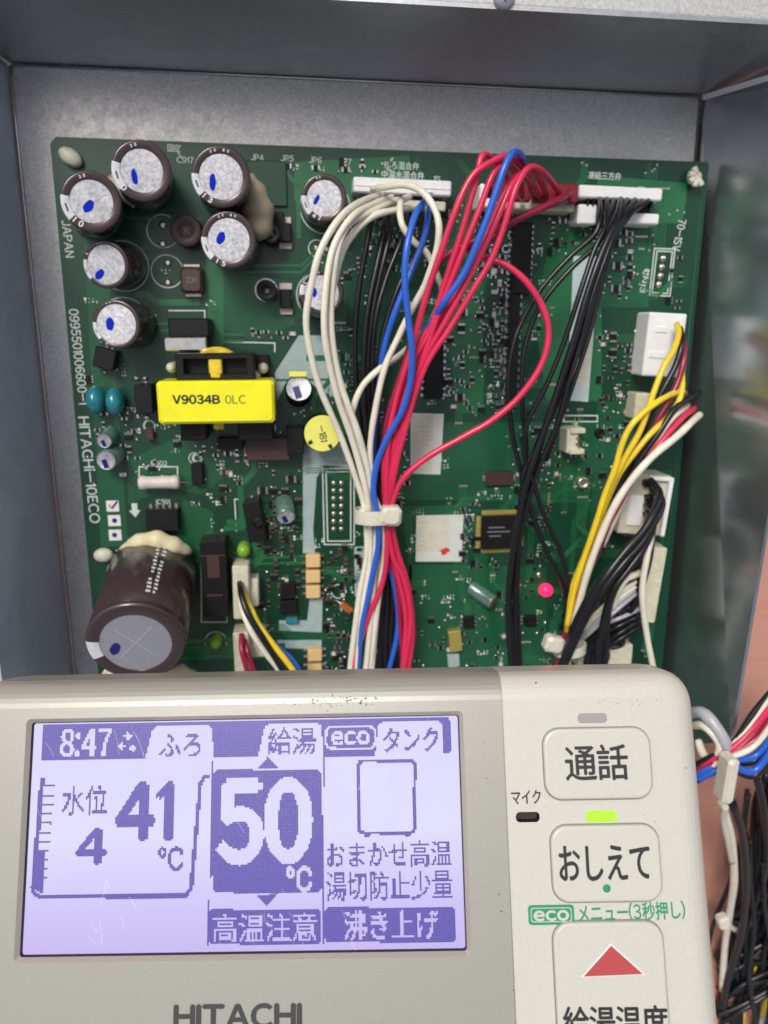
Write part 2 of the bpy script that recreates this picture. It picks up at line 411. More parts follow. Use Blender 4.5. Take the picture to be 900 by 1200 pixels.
# ------------------------------------------------------------------ the circuit board
pcb = empty('circuit_board', (0, 0, -1.6), 'green printed circuit board full of parts with a red lamp lit', 'circuit board')
bTL, bTR, bBR, bBL = B(58, 160), B(831, 190), B(757, 985), B(133, 985)
r_ = 2.0
mb = MB(); mb.poly([(bTL.x + r_, bTL.y), (bTL.x, bTL.y - r_), (bBL.x, bBL.y), (bBR.x, bBR.y), (bTR.x, bTR.y - r_ * .3), (bTR.x - r_ * .3, bTR.y)], -1.6, 0)
bo = mb.build('board', 'pcb', pcb)
mb = MB(); e0, e1 = B(822, 235, 0.03), B(768, 800, 0.03)
mb.tube([e0, e1], .14, 4); mb.build('score_line', 'copper', pcb)

# copper pours under the mask, each on its own level
POURS = [
 ('copper', [(345, 190), (345, 235), (480, 240), (480, 182)]),
 ('copper2', [(245, 330), (275, 320), (345, 330), (345, 380), (300, 400), (250, 380)]),
 ('copper2', [(95, 215), (120, 215), (150, 640), (118, 640)]),
 ('copper', [(645, 262), (705, 262), (705, 470), (640, 470), (628, 380)]),
 ('copper', [(520, 330), (566, 330), (566, 484), (535, 484), (527, 400)]),
 ('copper', [(700, 205), (806, 215), (800, 262), (700, 262)]),
 ('copper2', [(700, 265), (762, 265), (760, 360), (700, 360)]),
 ('copper2', [(460, 495), (700, 495), (690, 590), (470, 585)]),
 ('copper2', [(470, 600), (484, 600), (480, 780), (500, 785), (640, 785), (640, 665), (550, 662), (480, 662)]),
 ('copper2', [(232, 500), (262, 520), (262, 560), (235, 580), (205, 572), (150, 590), (150, 540)]),
 ('copper2', [(215, 585), (250, 600), (250, 640), (225, 665), (205, 640)]),
 ('copper', [(240, 262), (262, 300), (262, 420), (245, 420)]),
 ('copper2', [(700, 470), (745, 470), (735, 600), (690, 640)]),
]
for i, (m_, pts) in enumerate(POURS):
    mb = MB(); q = [B(x, y) for x, y in pts]
    mb.poly([(p.x, p.y) for p in q], 0.0, 0.012 + i * .0012); mb.build('copper_pour', m_, pcb)
GREYS = [[(322, 437), (350, 393), (378, 393), (392, 466), (372, 455), (350, 437), (334, 450), (325, 470)],
         [(355, 520), (400, 520), (408, 548), (380, 545), (371, 560), (367, 620), (369, 648), (355, 648)],
         [(327, 727), (360, 727), (363, 700), (378, 700), (377, 741), (327, 739)],
         [(325, 750), (377, 750), (377, 761), (325, 759)],
         [(415, 641), (427, 640), (427, 720), (416, 720)]]
for i, pts in enumerate(GREYS):
    mb = MB(); q = [B(x, y) for x, y in pts]; mb.poly([(p.x, p.y) for p in q], 0.0, 0.035); mb.build('pale_printed_area', 'silk_grey', pcb)

# traces
tr_mb = MB(); zc = [0.032]
def trace(pts, w):
    pts = [Vector((p[0], p[1])) for p in pts]; zc[0] += 0.00012; z = zc[0]
    for a, b in zip(pts, pts[1:]):
        d = b - a
        if d.length < .05: continue
        d.normalize(); n = Vector((-d.y, d.x)) * w / 2; a2, b2 = a - d * w * .3, b + d * w * .3
        zc[0] += 0.00003
        tr_mb.add([(a2.x - n.x, a2.y - n.y, zc[0]), (b2.x - n.x, b2.y - n.y, zc[0]), (b2.x + n.x, b2.y + n.y, zc[0]), (a2.x + n.x, a2.y + n.y, zc[0])], [(0, 1, 2, 3)])
via_pts = []
def bundle(px, py, n, L1, L2, ang, pitch=.8, w=.35):
    p = B(px, py); a = ang
    for i in range(n):
        o_ = Vector((p.x, p.y)) + Vector((-math.sin(a), math.cos(a))) * i * pitch
        q1 = o_ + Vector((math.cos(a), math.sin(a))) * (L1 + i * .3)
        a2 = a + math.radians(45) * (1 if L2 > 0 else -1)
        q2 = q1 + Vector((math.cos(a2), math.sin(a2))) * abs(L2)
        q3 = q2 + Vector((math.cos(a), math.sin(a))) * (3 + rnd.random() * 8)
        trace([o_, q1, q2, q3], w)
        via_pts.append(q3); via_pts.append(o_)
for k in range(95):
    px, py = rnd.uniform(400, 770), rnd.uniform(205, 780)
    bundle(px, py, rnd.randint(2, 6), rnd.uniform(4, 22), rnd.choice((-1, 1)) * rnd.uniform(2, 8), rnd.choice((0, 1, 2, 3)) * math.pi / 2, rnd.choice((.7, .8, 1.0)), rnd.choice((.28, .35, .45)))
for k in range(20):
    px, py = rnd.uniform(110, 380), rnd.uniform(230, 780)
    bundle(px, py, rnd.randint(1, 2), rnd.uniform(8, 30), rnd.choice((-1, 1)) * rnd.uniform(3, 9), rnd.choice((0, 1, 2, 3)) * math.pi / 2, 2.2, rnd.choice((.8, 1.5, 2.0)))
xa, xb_, ya, yb_ = bTL.x + 3, B(770, 780).x - 1, B(300, 800).y, bTL.y - 4
tv = [(min(max(v[0], xa), xb_), min(max(v[1], ya), yb_), v[2]) for v in tr_mb.v]; tr_mb.v = tv
tr_mb.build('copper_traces', 'copper', pcb, kind='stuff')
vm = MB()
for q in via_pts[:640]:
    if not (xa < q.x < xb_ and ya < q.y < yb_): continue
    vm.lathe([(.42, .05), (.34, .10)], 8, 0, org=(q.x, q.y, 0), smooth=False)
vm.build('via_rings', 'pad', pcb, kind='stuff')

# silkscreen lettering
bt = lambda *a, **k: board_text(*a, parent=pcb, **k)
bt('0995501006600-1', (86, 362), (98, 474), 11)
bt('HITACHi-10ECO', (98, 488), (112, 613), 13)
bt('JAPAN', (77, 258), (82, 302), 10)
bt('JP4', (294, 184), (309, 185), 7); bt('JP5', (329, 185), (344, 186), 7); bt('JP6', (362, 187), (377, 188), 7); bt('JP7', (398, 189), (412, 190), 7)
bt('固定', (196, 173), (212, 174), 9); bt('C917', (207, 187), (227, 188), 7)
bt('ふろ混合弁', (450, 193), (491, 195), 9); bt('中温水混合弁', (447, 204), (497, 206), 9)
bt('凍結三方弁', (689, 205), (728, 207), 9)
bt('70-1SV', (800, 257), (792, 294), 10)
bt('1', (423, 205), (424, 213), 3); bt('15', (508, 209), (516, 210), 6)
bt('CN13', (758, 315), (752, 343), 6); bt('R502', (177, 543), (196, 543), 6)
bt('IC501', (183, 588), (199, 588), 6)
# small two-line captions too faint to read: short dashes of ink
mb = MB()
def dashes(px, py, n, vert=False):
    p = B(px, py); 
    for i in range(n):
        for j in range(2):
            if rnd.random() < .2: continue
            dx = i * 1.25; dy = (j - .5) * 1.0 + rnd.uniform(-.15, .15)
            c = (p.x + (dy if vert else dx), p.y + (dx if vert else dy), .05)
            mb.box(c, (rnd.choice((.3, .9)), rnd.choice((.3, .8)), .02))
DASH = [(298,195,4),(335,196,4),(366,197,4),(402,199,3),(160,300,4),(100,306,4),(100,352,4),(395,385,4),(398,420,4),(432,420,3),(540,345,4),(575,390,3),(575,420,4),(575,450,3),(700,270,3),(700,300,4),(700,330,3),(712,395,4),(712,415,3),(640,500,4),(700,500,4),(742,480,3),(680,520,3),(310,615,4),(318,650,4),(320,680,4),(370,640,3),(400,640,4),(250,590,3),(495,700,3),(520,700,4),(560,765,4),(600,690,3),(540,680,4),(210,510,4),(270,530,3),(300,545,4),(150,480,3),(150,505,4),(275,560,4),(240,485,3),(730,540,3),(662,560,3),(600,570,4),(330,620,4),(345,630,3),(400,670,3),(400,690,4),(400,715,3),(400,745,4),(395,770,3),(260,620,3),(225,590,3)]
for a in DASH: dashes(*a)
for a in [(575, 395, 5), (577, 430, 4), (573, 470, 5), (757, 330, 4), (170, 460, 4), (145, 440, 4), (386, 700, 4), (387, 740, 5), (745, 400, 4), (740, 430, 4)]: dashes(*a, vert=True)
for i in range(90):
    x, y = rnd.uniform(400, 745), rnd.uniform(250, 780)
    dashes(x, y, rnd.randint(2, 4), rnd.random() < .35)
for i in range(24): dashes(rnd.uniform(150, 380), rnd.uniform(300, 640), 3, rnd.random() < .3)
mb.build('faint_captions', 'silk', pcb, kind='stuff')

# silkscreen outline frames and rings
def line_frame(pts, w=.45, closed=True, z=.06, name='printed_outline', m_='silk'):
    mb = MB(); q = [B(x, y) for x, y in pts]
    if closed: q.append(q[0])
    for i, (a, b) in enumerate(zip(q, q[1:])):
        d = (b - a); L = d.length
        mb.box(((a.x + b.x) / 2, (a.y + b.y) / 2, z / 2 + i * .0008), (L + w * .9, w, z), rot=math.atan2(d.y, d.x))
    return mb.build(name, m_, pcb)
def ring(px, py, rpx, w=.35, name='printed_ring', m_='silk', z=.05):
    c = B(px, py); r = rpx * mmpx(px, py); mb = MB()
    mb.lathe([(r, 0), (r, z), (r - w, z), (r - w, 0)], 36, 0, org=(c.x, c.y, 0), cap=False, smooth=False); return mb.build(name, m_, pcb)
for a in ((191, 271, 19), (196, 318, 19), (145, 312, 29), (146, 378, 29), (381, 243, 30), (373, 346, 26), (397, 693, 9), (253, 752, 13), (228, 537, 7), (371, 291, 10)):
    ring(*a)
for a in (((770, 294), (788, 295), (782, 344), (764, 343)), ((767, 291), (791, 292), (785, 347), (761, 346)),
          ((382, 553), (411, 553), (411, 634), (384, 634)), ((378, 549), (415, 549), (415, 638), (380, 638)),
          ((236, 634), (266, 634), (266, 729), (236, 729)), ((163, 547), (208, 547), (208, 572), (163, 572)),
          ((275, 585), (292, 585), (292, 606), (277, 622)), ((660, 487), (700, 487), (700, 494), (660, 494))):
    line_frame(a)
line_frame([(198, 364), (240, 364), (240, 400), (322, 402), (322, 412)], closed=False)
line_frame([(287, 522), (287, 540), (291, 545)], closed=False); line_frame([(150, 632), (205, 632), (205, 720)], closed=False, w=.3)
line_frame([(203, 172), (214, 186)], closed=False, w=.3)
# arrow and tick boxes
mb = MB(); p = B(158, 598)
mb.poly([(p.x - 1, p.y + 2.6), (p.x + 1, p.y + 2.6), (p.x + 1, p.y), (p.x + 2, p.y), (p.x, p.y - 2.6), (p.x - 2, p.y), (p.x - 1, p.y)], 0, .06); mb.build('printed_arrow', 'silk', pcb)
for k, (x, y) in enumerate(((132, 593), (134, 610), (135, 627))):
    p = B(x, y); mb = MB(); mb.box((p.x, p.y, .04), (4.3, 4.0, .08)); tb = mb.build('tick_box', 'sleeve_text', pcb)
    mb = MB()
    if k == 0: mb.tube([(p.x - 1.2, p.y + .4, .15), (p.x - .3, p.y - .8, .15), (p.x + 1.8, p.y + 1.8, .15)], .32, 6)
    else: mb.lathe([(.9, 0), (.8, .12)], 10, 0, org=(p.x + (.1 if k == 1 else -.2), p.y, .08))
    mb.build('pen_mark', 'navymark', tb)

# ------------------------------------------------------------------ electrolytic capacitors
def axis_matrix(base, top):
    d = (top - base); L = d.length; q = Vector((0, 0, 1)).rotation_difference(d.normalized())
    return T(base) @ q.to_matrix().to_4x4(), L
def capacitor(base_px, top_px, h, r_out, r_disc, stripe_deg=200, stripe_w=52, disc='alu', mark=None, text='', tstart=250, cross=45, sleeve='sleeve', name='electrolytic_capacitor', printed=False):
    base, top = B(*base_px), B(*top_px, h)
    wm, L = axis_matrix(base, top)
    k = mmpx(*top_px, h); r = r_out * k; rd = r_disc * k
    mb = MB(); f = .55 if r < 15 else 1.3
    prof = [(r * .96, 0), (r, .8), (r, L - 4.2), (r * .965, L - 3.6), (r * .965, L - 3.2), (r, L - 2.6)]
    for i in range(1, 7):
        a = math.pi / 2 * i / 6; prof.append((r - f + f * math.cos(a), L - f + f * math.sin(a)))
    prof += [(rd + .25, L + .05), (rd + .05, L - .08), (rd, L - .4)]
    s0 = math.radians(stripe_deg - stripe_w / 2); s1 = math.radians(stripe_deg + stripe_w / 2)
    def am(a, band, m_):
        if band >= len(prof) - 2: return 0
        return 1 if (s0 <= a <= s1 or s0 <= a - 2 * math.pi <= s1 or s0 <= a + 2 * math.pi <= s1) else 0
    mb.lathe(prof, 64, 0, angm=am, cap=False)
    cap = mb.build(name, [sleeve, 'stripe'], pcb, wm)
    mb = MB(); mb.lathe([(rd + .02, L - .5), (rd + .02, L - .26)], 48, 0, smooth=False)
    mb.build('can_top', disc, cap, wm)
    if cross is not None:
        mb = MB()
        for a in (cross, cross + 90):
            mb.box((0, 0, L - .22), (rd * 1.5, max(.18, rd * .035), .1), rot=math.radians(a))
        mb.build('vent_score', 'alu_line', cap, wm)
    if mark:
        mx, my, ms, mr, mm_ = mark
        mb = MB(); pts = []
        for i in range(16):
            a = 2 * math.pi * i / 16; rr = rd * ms * (1 + .13 * math.sin(a * 2 + mx * 15 + my * 9) + .05 * math.sin(5 * a + my * 20))
            x, y = rr * .62 * math.cos(a), rr * 1.25 * math.sin(a); c_, s_ = math.cos(mr), math.sin(mr)
            pts.append((rd * mx + x * c_ - y * s_, rd * my + x * s_ + y * c_))
        mb.poly(pts, L - .3, L - .13); mb.build('ink_mark', mm_, cap, wm)
    if text:
        mb = MB(); rt = (r + rd) / 2 - f * .2; hh = (r - rd) * .74
        for i, ch in enumerate(text):
            if ch == ' ': continue
            a = math.radians(tstart + i * 17)
            flat_text(mb, ch, (rt * math.cos(a), rt * math.sin(a)), hh * .72 if ch != '1' else hh * .3, hh, a + math.pi / 2, L + .09, 0, .05)
        for i, ch in enumerate(rnd.choice(('25', '35', '2A', '10')) + ' 85'[:rnd.choice((0, 3))]):
            if ch == ' ': continue
            a = math.radians(100 + tstart * .05 - i * 10)
            flat_text(mb, ch, (rt * math.cos(a), rt * math.sin(a)), hh * .36, hh * .46, a - math.pi / 2, L + .09, 0, .05)
        mb.build('sleeve_print', 'sleeve_text', cap, wm)
        if stripe_w > 40:
            mb = MB(); a = math.radians(stripe_deg)
            mb.box((rt * math.cos(a), rt * math.sin(a), L + .07), (hh * .25, hh * 1.2, .06), rot=a); mb.build('minus_sign', 'ink', cap, wm)
    return cap
CAPS = [
 ((113, 250), (107, 236), 25, 34, 24, 195, 50, (-.15, -.22, .30, -.8), '10', 225),
 ((171, 216), (166, 200), 26, 34, 24, 192, 60, (-.36, -.28, .26, .1), '00', 205),
 ((263, 221), (259, 207), 25, 34, 25, 196, 46, (-.40, -.24, .27, -.1), '13', 225),
 ((276, 288), (268, 281), 23, 32, 24, 200, 48, (-.38, .08, .28, -.4), '15', 238),
 ((148, 311), (124, 310), 18, 27, 22, 195, 52, (-.40, -.50, .28, -.9), '11', 150),
 ((158, 382), (136, 380), 18, 28, 23, 198, 48, (-.32, .02, .30, -.1), '1', 240),
 ((379, 241), (380, 232), 15, 27, 20, 200, 50, (-.45, -.10, .22, -.5), '47', 238),
 ((374, 350), (377, 343), 15, 26, 20, 170, 30, (-.42, .02, .22, .1), '1', 150),
]
for (b, t, h, ro, rd, sg, sw, mk, tx, ts) in CAPS:
    capacitor(b, t, h, ro, rd, sg, sw, 'alu', (*mk, 'bluemark'), tx, ts, cross=rnd.uniform(20, 70))
# tiny markings on the far side of each ring
# the large high voltage capacitor, leaning towards the bottom of the photo
big = capacitor((181, 668), (159, 754), 40, 57, 41, 190, 26, 'alu_smooth', (-.60, -.18, .20, -.5, 'navymark'), '', 0, cross=47)
bb, tt = B(181, 668), B(159, 754, 40); wmb, Lb = axis_matrix(bb, tt); kb = 57 * mmpx(159, 754, 40)
mb = MB()
for row, ang in ((0, 66), (1, 74)):
    for i in range(15):
        a = math.radians(ang + rnd.uniform(-.6, .6)); z0 = 3 + i * (Lb - 9) / 15
        rr = kb + .05
        if i in (5, 6, 10) and rnd.random() < .6: continue
        w = rnd.uniform(.35, .75)
        mb.add([(rr * math.cos(a - w / kb), rr * math.sin(a - w / kb), z0), (rr * math.cos(a + w / kb), rr * math.sin(a + w / kb), z0),
                (rr * math.cos(a + w / kb), rr * math.sin(a + w / kb), z0 + 1.2), (rr * math.cos(a - w / kb), rr * math.sin(a - w / kb), z0 + 1.2)], [(0, 1, 2, 3)])
mb.build('sleeve_print', 'stripe', big, wmb)

def small_can(base_px, top_px, h, rpx, body='seaglass', top='alu', mark=True):
    base, top_ = B(*base_px), B(*top_px, h); wm, L = axis_matrix(base, top_); r = rpx * mmpx(*top_px, h)
    mb = MB(); mb.lathe([(r, 0), (r, L - 1.2), (r * .92, L - 1.0), (r, L - .8), (r, L - .25), (r * .9, L)], 28, 0, cap=False)
    o = mb.build('small_capacitor', body, pcb, wm)
    mb = MB(); mb.lathe([(r * .9, L - .02), (r * .85, L - .1), (.01, L - .08)], 24, 0, cap=False); mb.build('can_top', top, o, wm)
    if mark:
        mb = MB(); mb.box((-.1 * r, -.3 * r, L), (r * .5, r * .9, .1), rot=.3); mb.build('ink_mark', 'navymark', o, wm)
small_can((131, 508), (122, 517), 8, 9); small_can((136, 532), (124, 540), 9, 12)
small_can((333, 588), (335, 606), 8, 11); small_can((350, 462), (350, 455), 12, 16, 'black')
mb = MB(); p = B(350, 455, 12); mb.box((p.x, p.y + 4.6, 11.9), (6, 1.8, .9), bev=.3); mb.build('yellow_tape_tab', 'yellow_disc', pcb)
small_can((552, 688), (578, 706), 6, 9, 'seaglass', 'orange', False)
# yellow labelled round inductor
p = B(380, 516); q = B(378, 508, 13); r = 22 * mmpx(378, 508, 13)
mb = MB(); mb.lathe([(r * .9, 0), (r * .9, 2), (r * .8, 3), (r * .8, 10), (r, 11), (r, 12.6), (r * .96, 13)], 36, 0)
ind = mb.build('round_inductor', 'black', pcb, T((q.x, q.y, 0)))
mb = MB(); mb.lathe([(r * .97, 13.0), (r * .95, 13.15)], 36, 0); flat_text(mb, '-181', (0, 0), r * .9, r * .4, math.radians(-80), 13.2, 1, .02)
mb.build('round_label', ['yellow_disc', 'ink'], ind, T((q.x, q.y, 0)))
mb = MB()
for a in (215, 300): mb.box((r * .8 * math.cos(math.radians(a)), r * .8 * math.sin(math.radians(a)), 13.25), (1.5, 1.2, .15), rot=math.radians(a))
mb.build('label_notch', 'ink', ind, T((q.x, q.y, 0)))

# glue blobs
def blob(pts, zs, rs, mat_='glue'):
    mb = MB(); c = spline([B(x, y, z) for (x, y), z in zip(pts, zs)], 6)
    rv = []
    n = len(c)
    for i in range(n):
        t = i / (n - 1) * (len(rs) - 1); a = int(min(t, len(rs) - 2)); f = t - a
        rv.append(max(.2, (rs[a] * (1 - f) + rs[a + 1] * f) * (1 + .12 * math.sin(i * 1.3 + pts[0][0]))))
    mb.tube(c, 1, 14, 0, rv=rv); o = mb.build('glue_bead', mat_, pcb)
    return o
blob([(136, 655), (155, 640), (182, 633), (205, 640), (224, 647)], [4, 7, 9, 8, 5], [.6, 2.6, 3.4, 3.2, 3.0, 1.0])
blob([(140, 645), (131, 670), (122, 695)], [4, 4, 3], [1, 1.8, .7])
blob([(122, 785), (140, 795), (165, 798)], [5, 5, 5], [2, 3, 2])
blob([(195, 792), (212, 790), (228, 796)], [8, 10, 8], [2, 3.5, 2.5])
blob([(292, 205), (300, 232), (303, 262), (290, 285)], [10, 10, 9, 7], [1.5, 4.6, 5.2, 1.5], 'glue_dull')
blob([(130, 210), (140, 222), (160, 240)], [6, 7, 6], [2.5, 3, 1.5], 'glue_dull')

# ------------------------------------------------------------------ transformer
tz = 24.0
a, b, c, d = B(183, 447, tz), B(321, 446, tz), B(322, 496, tz), B(185, 497, tz)
X0, X1, Y1, Y0 = (a.x + d.x) / 2, (b.x + c.x) / 2, (a.y + b.y) / 2, (c.y + d.y) / 2
tc_ = ((X0 + X1) / 2, (Y0 + Y1) / 2)
trf = MB(); trf.box((tc_[0], tc_[1], tz - 8), (X1 - X0, Y1 - Y0, 16), bev=.9)
tf = trf.build('transformer', 'yellow_tape', pcb)
mb = MB(); mb.box((tc_[0] + (X1 - X0) * .115, tc_[1], tz + .04), (.12, (Y1 - Y0) * .96, .06)); mb.box((tc_[0], Y0 + .9, tz + .03), ((X1 - X0) * .96, .1, .06)); mb.build('tape_seam', 'yellow_disc', tf)
mb = MB(); flat_text(mb, 'V9034B', (B(230, 468, tz).x, B(230, 468, tz).y), 55 * mmpx(230, 468, tz), 11 * mmpx(230, 468, tz), -.01, tz + .1, 0, .05)
mb.build('printed_number', 'ink', tf)
mb = MB(); flat_text(mb, '0LC', (B(276, 468, tz).x, B(276, 468, tz).y), 24 * mmpx(276, 468, tz), 10 * mmpx(276, 468, tz), -.01, tz + .1, 0, 0)
mb.build('printed_number', 'greyink', tf)
fb0, fb1 = B(205, 414, 18), B(299, 444, 18)
xm = (fb0.x + fb1.x) / 2; wX = fb1.x - fb0.x; ytop = fb0.y; ybot = Y1
mb = MB()   # bobbin frame at the upper end: two bars and two uprights round a window
hY = ytop - ybot
mb.box((xm, ytop - 1.0, 17), (wX, 1.8, 4), bev=.4); mb.box((xm, ybot + .9, 15), (wX * 1.0, 2.2, 8), bev=.4)
for s_ in (-1, 1): mb.box((xm + s_ * (wX / 2 - 1.4), (ytop + ybot) / 2, 16.4), (2.6, hY - 1.2, 5), bev=.4)
mb.box((xm, (ytop + ybot) / 2, 9.5), (wX * .96, hY, 9.6)); mb.build('bobbin', 'black', tf)
mb = MB(); mb.box((xm, (ytop + ybot) / 2, 17.6), (wX * .17, hY * .74, 1.6), bev=.5); mb.box((xm, ybot + 1.6, 18.6), (wX * .13, 2.0, 1.4), bev=.4)
mb.lathe([(wX * .36, 0), (wX * .36, 3.2), (wX * .34, 4.0)], 30, 0, org=(xm, ytop - wX * .36 + 1.9, 10)); mb.build('core_tape', 'yellow_core', tf)
y2 = B(250, 500, 12)
mb = MB()
for (xa_, xw) in ((228, 30), (300, 42)):
    p = B(xa_, 506, 12); mb.box((p.x, p.y + 2, 9), (xw * .28, 9.5, 10), bev=.5)
mb.build('lower_bobbin', 'black', tf)
mb = MB(); p = B(256, 507, 14); mb.box((p.x, p.y + 3.6, 9), (3.6, 5.5, 7), bev=.4); mb.build('core_tape', 'yellow_core', tf)
for (x, y) in ((200, 431), (308, 432), (299, 441)):
    p = B(x, y, 10); mb = MB(); mb.lathe([(1.7, 0), (1.7, 9), (1.2, 10.4), (.4, 11)], 16, 0, org=(p.x, p.y, 0)); mb.build('terminal_post', 'nylon', tf)
for k in range(5):
    p = B(165 + k * 0, 0)
# heat tab package above the transformer
p = B(222, 384, 10); mb = MB(); mb.box((p.x, p.y, 6), (13, 6, 12), bev=.5); ht = mb.build('power_transistor', 'black', pcb)
p = B(217, 403, 13); mb = MB(); mb.box((p.x, p.y, 11.5), (13.5, 4.4, 3), bev=.4); mb.build('metal_tab', 'steel_bright', ht)

# teal disc capacitors
for (x, y) in ((115, 464), (137, 466)):
    p = B(x + 2, y + 3); mb = MB(); n = 16
    for i in range(9):
        pass
    prof = [(.01, -1)] + [(math.cos(t), math.sin(t)) for t in [math.pi * (-.5 + i / 10) for i in range(1, 10)]] + [(.01, 1)]
    mb.lathe(prof, 24, 0, cap=False)
    mb.v = [(v[0] * 3.0 + p.x, v[1] * 4.7 + p.y, v[2] * 4.5 + 5.6) for v in mb.v]
    tcap = mb.build('disc_capacitor', 'teal', pcb)
    mb = MB(); mb.tube([(p.x, p.y - 3, 3), (p.x + .3, p.y - 5.6, 1), (p.x + .3, p.y - 6.2, .05)], .4, 6); mb.build('lead', 'solder', tcap)

# ------------------------------------------------------------------ generic parts placed on the board
def at(px, py, z=0, deg=0):
    p = B(px, py, z); return T((p.x, p.y, 0)) @ Matrix.Rotation(math.radians(deg), 4, 'Z')
def sz(px, py, wpx, hpx, z=0):
    k = mmpx(px, py, z); return wpx * k, hpx * k
def comp(name, mb, mats, px, py, deg=0, z=0):
    return mb.build(name, mats, pcb, at(px, py, z, deg))
def blockpart(name, px, py, wpx, hpx, h, m_, deg=0, bev=.3):
    w, l = sz(px, py, wpx, hpx, h); mb = MB(); mb.box((0, 0, h / 2), (w, l, h), bev=bev); return comp(name, mb, m_, px, py, deg, h)
def sop(px, py, wpx, hpx, npin, h=2.0, vertical=True, deg=0, pin='solder', body='ic', name='chip'):
    """body w x h px; pins along the long sides"""
    w, l = sz(px, py, wpx, hpx, h); mb = MB(); mb.box((0, 0, h / 2 + .1), (w, l, h), bev=.25)
    o = comp(name, mb, body, px, py, deg, h); wm = at(px, py, h, deg)
    pm = MB(); L = l if vertical else w
    for i in range(npin):
        t = (i + .5) / npin * L - L / 2
        for s_ in (-1, 1):
            if vertical: pm.box((s_ * (w / 2 + .6), t, .35), (1.3, L / npin * .48, .5), bev=.1)
            else: pm.box((t, s_ * (l / 2 + .6), .35), (L / npin * .48, 1.3, .5), bev=.1)
    pm.build('pin_row', pin, o, wm)
    return o, wm, w, l, h
sop(612, 303, 22, 80, 12, 3.2); sop(509, 428, 22, 78, 10, 2.6); 
o, wm, w, l, h = sop(190, 610, 37, 26, 5, 5, vertical=False)
sop(550, 730, 13, 14, 3, 1.8); sop(622, 728, 14, 13, 3, 1.8)
sop(602, 410, 12, 130, 14, 2.5)
sop(350, 565, 3, 3, 1, .8)
o, wm, w, l, h = sop(586, 561, 32, 16, 1, 2.0, name='chip', body='brown_chip', vertical=True)
# flat pack with yellowed pins on four sides
w, l = sz(586, 623, 46, 40, 2); mb = MB(); mb.box((0, 0, 1.2), (w, l, 2.0), bev=.3); qf = comp('quad_flat_chip', mb, 'ic', 587, 624, 0, 2)
wq = at(587, 624, 2, 0)
for s_ in range(4):
    pm = MB(); L = (w if s_ % 2 == 0 else l)
    for i in range(20):
        t = (i + .5) / 20 * L * .94 - L * .47
        off = (l if s_ % 2 == 0 else w) / 2 + .9; sg = 1 if s_ < 2 else -1
        if s_ % 2 == 0: pm.box((t, sg * off, .3), (L / 20 * .62, 1.9, .5))
        else: pm.box((sg * off, t, .3), (1.9, L / 20 * .62, .5))
    if s_ in (0, 3):
        if s_ == 0: pm.box((0, sg * (off + .2), .62), (L * .98, 1.4, .12))
        else: pm.box((sg * (off + .2), 0, .62), (1.4, L * .98, .12))
    pm.build('pin_row', 'gold', qf, wq)
mb = MB()
for i, ww in enumerate((.42, .6, .3)): mb.box((-w * .12 + (ww - .42) * w * .3, l * (.16 - i * .13), 2.23), (w * ww, .5, .03))
mb.build('chip_print', 'icprint', qf, wq)
# long connector like relay block, heat parts
o = blockpart('relay_block', 251, 680, 29, 92, 11, 'black'); 
mb = MB(); ww, ll = sz(251, 680, 29, 92, 11); mb.box((0, ll * .18, 11.1), (ww * .5, ll * .3, .4), bev=.2); mb.box((0, -ll * .2, 11.15), (ww * .6, .8, .5)); mb.box((0, ll * .33, 11.1), (ww * .98, .5, .35)); mb.build('relay_ridge', 'brown_chip', o, at(251, 680, 11))
o = blockpart('upright_module', 298, 612, 20, 48, 9, 'black', deg=8)
mb = MB(); mb.lathe([(2, 0), (2, 1.2), (1.3, 1.6)], 16, 0, org=(1.5, 0, 9)); mb.build('module_knob', 'ic', o, at(298, 612, 9, 8))
blockpart('black_block', 314, 527, 50, 26, 6, 'brown_chip'); blockpart('black_block', 346, 517, 20, 32, 9, 'black')
blockpart('film_capacitor', 168, 468, 20, 34, 8, 'black'); blockpart('black_block', 122, 420, 24, 24, 6, 'black', deg=-15)
blockpart('black_block', 270, 520, 30, 14, 4, 'black'); blockpart('black_block', 300, 428, 30, 24, 5, 'black')
blockpart('black_block', 320, 262, 26, 26, 4, 'black'); blockpart('black_block', 313, 215, 46, 50, 1.2, 'pcb')
for (x, y) in ((290, 512), (303, 512), (316, 512), (339, 500), (347, 500), (160, 443), (170, 443), (162, 488), (172, 489)):
    mb = MB(); mb.lathe([(1.1, 0), (1.0, .5), (.5, 1.0)], 10, 0); comp('solder_joint', mb, 'solder', x, y)
# drum inductors
for (x, y, rp, h) in ((218, 270, 18, 8), (318, 274, 11, 9), (313, 341, 12, 9)):
    k = mmpx(x, y, h) * rp; mb = MB(); mb.lathe([(k, 0), (k, 1), (k * .8, 1.3), (k * .8, h - 1.3), (k, h - 1), (k, h - .2), (k * .9, h), (k * .4, h), (k * .35, h - .4)], 28, 0)
    o = comp('drum_inductor', mb, 'brown_chip' if rp > 11 and h < 9 else 'ic', x, y, 0, h)
    mb = MB(); mb.box((0, 0, h - .25), (k * .5, .4, .2), rot=.8); mb.box((0, 0, h - .24), (k * .5, .4, .2), rot=-.8); mb.build('drum_mark', 'icprint', o, at(x, y, h))
ring(313, 341, 13, .6, 'inductor_rim', 'alu', 8)
w, l = sz(224, 328, 26, 30, 5); mb = MB(); mb.box((0, 0, 2.7), (w, l, 5), bev=.9); o = comp('square_inductor', mb, 'brown_chip', 224, 328, 0, 5)
mb = MB(); mb.box((0, l / 2 + .3, .8), (w * .7, 1.2, 1.4)); mb.box((0, -l / 2 - .3, .8), (w * .7, 1.2, 1.4)); mb.build('terminal', 'pad', o, at(224, 328, 5))
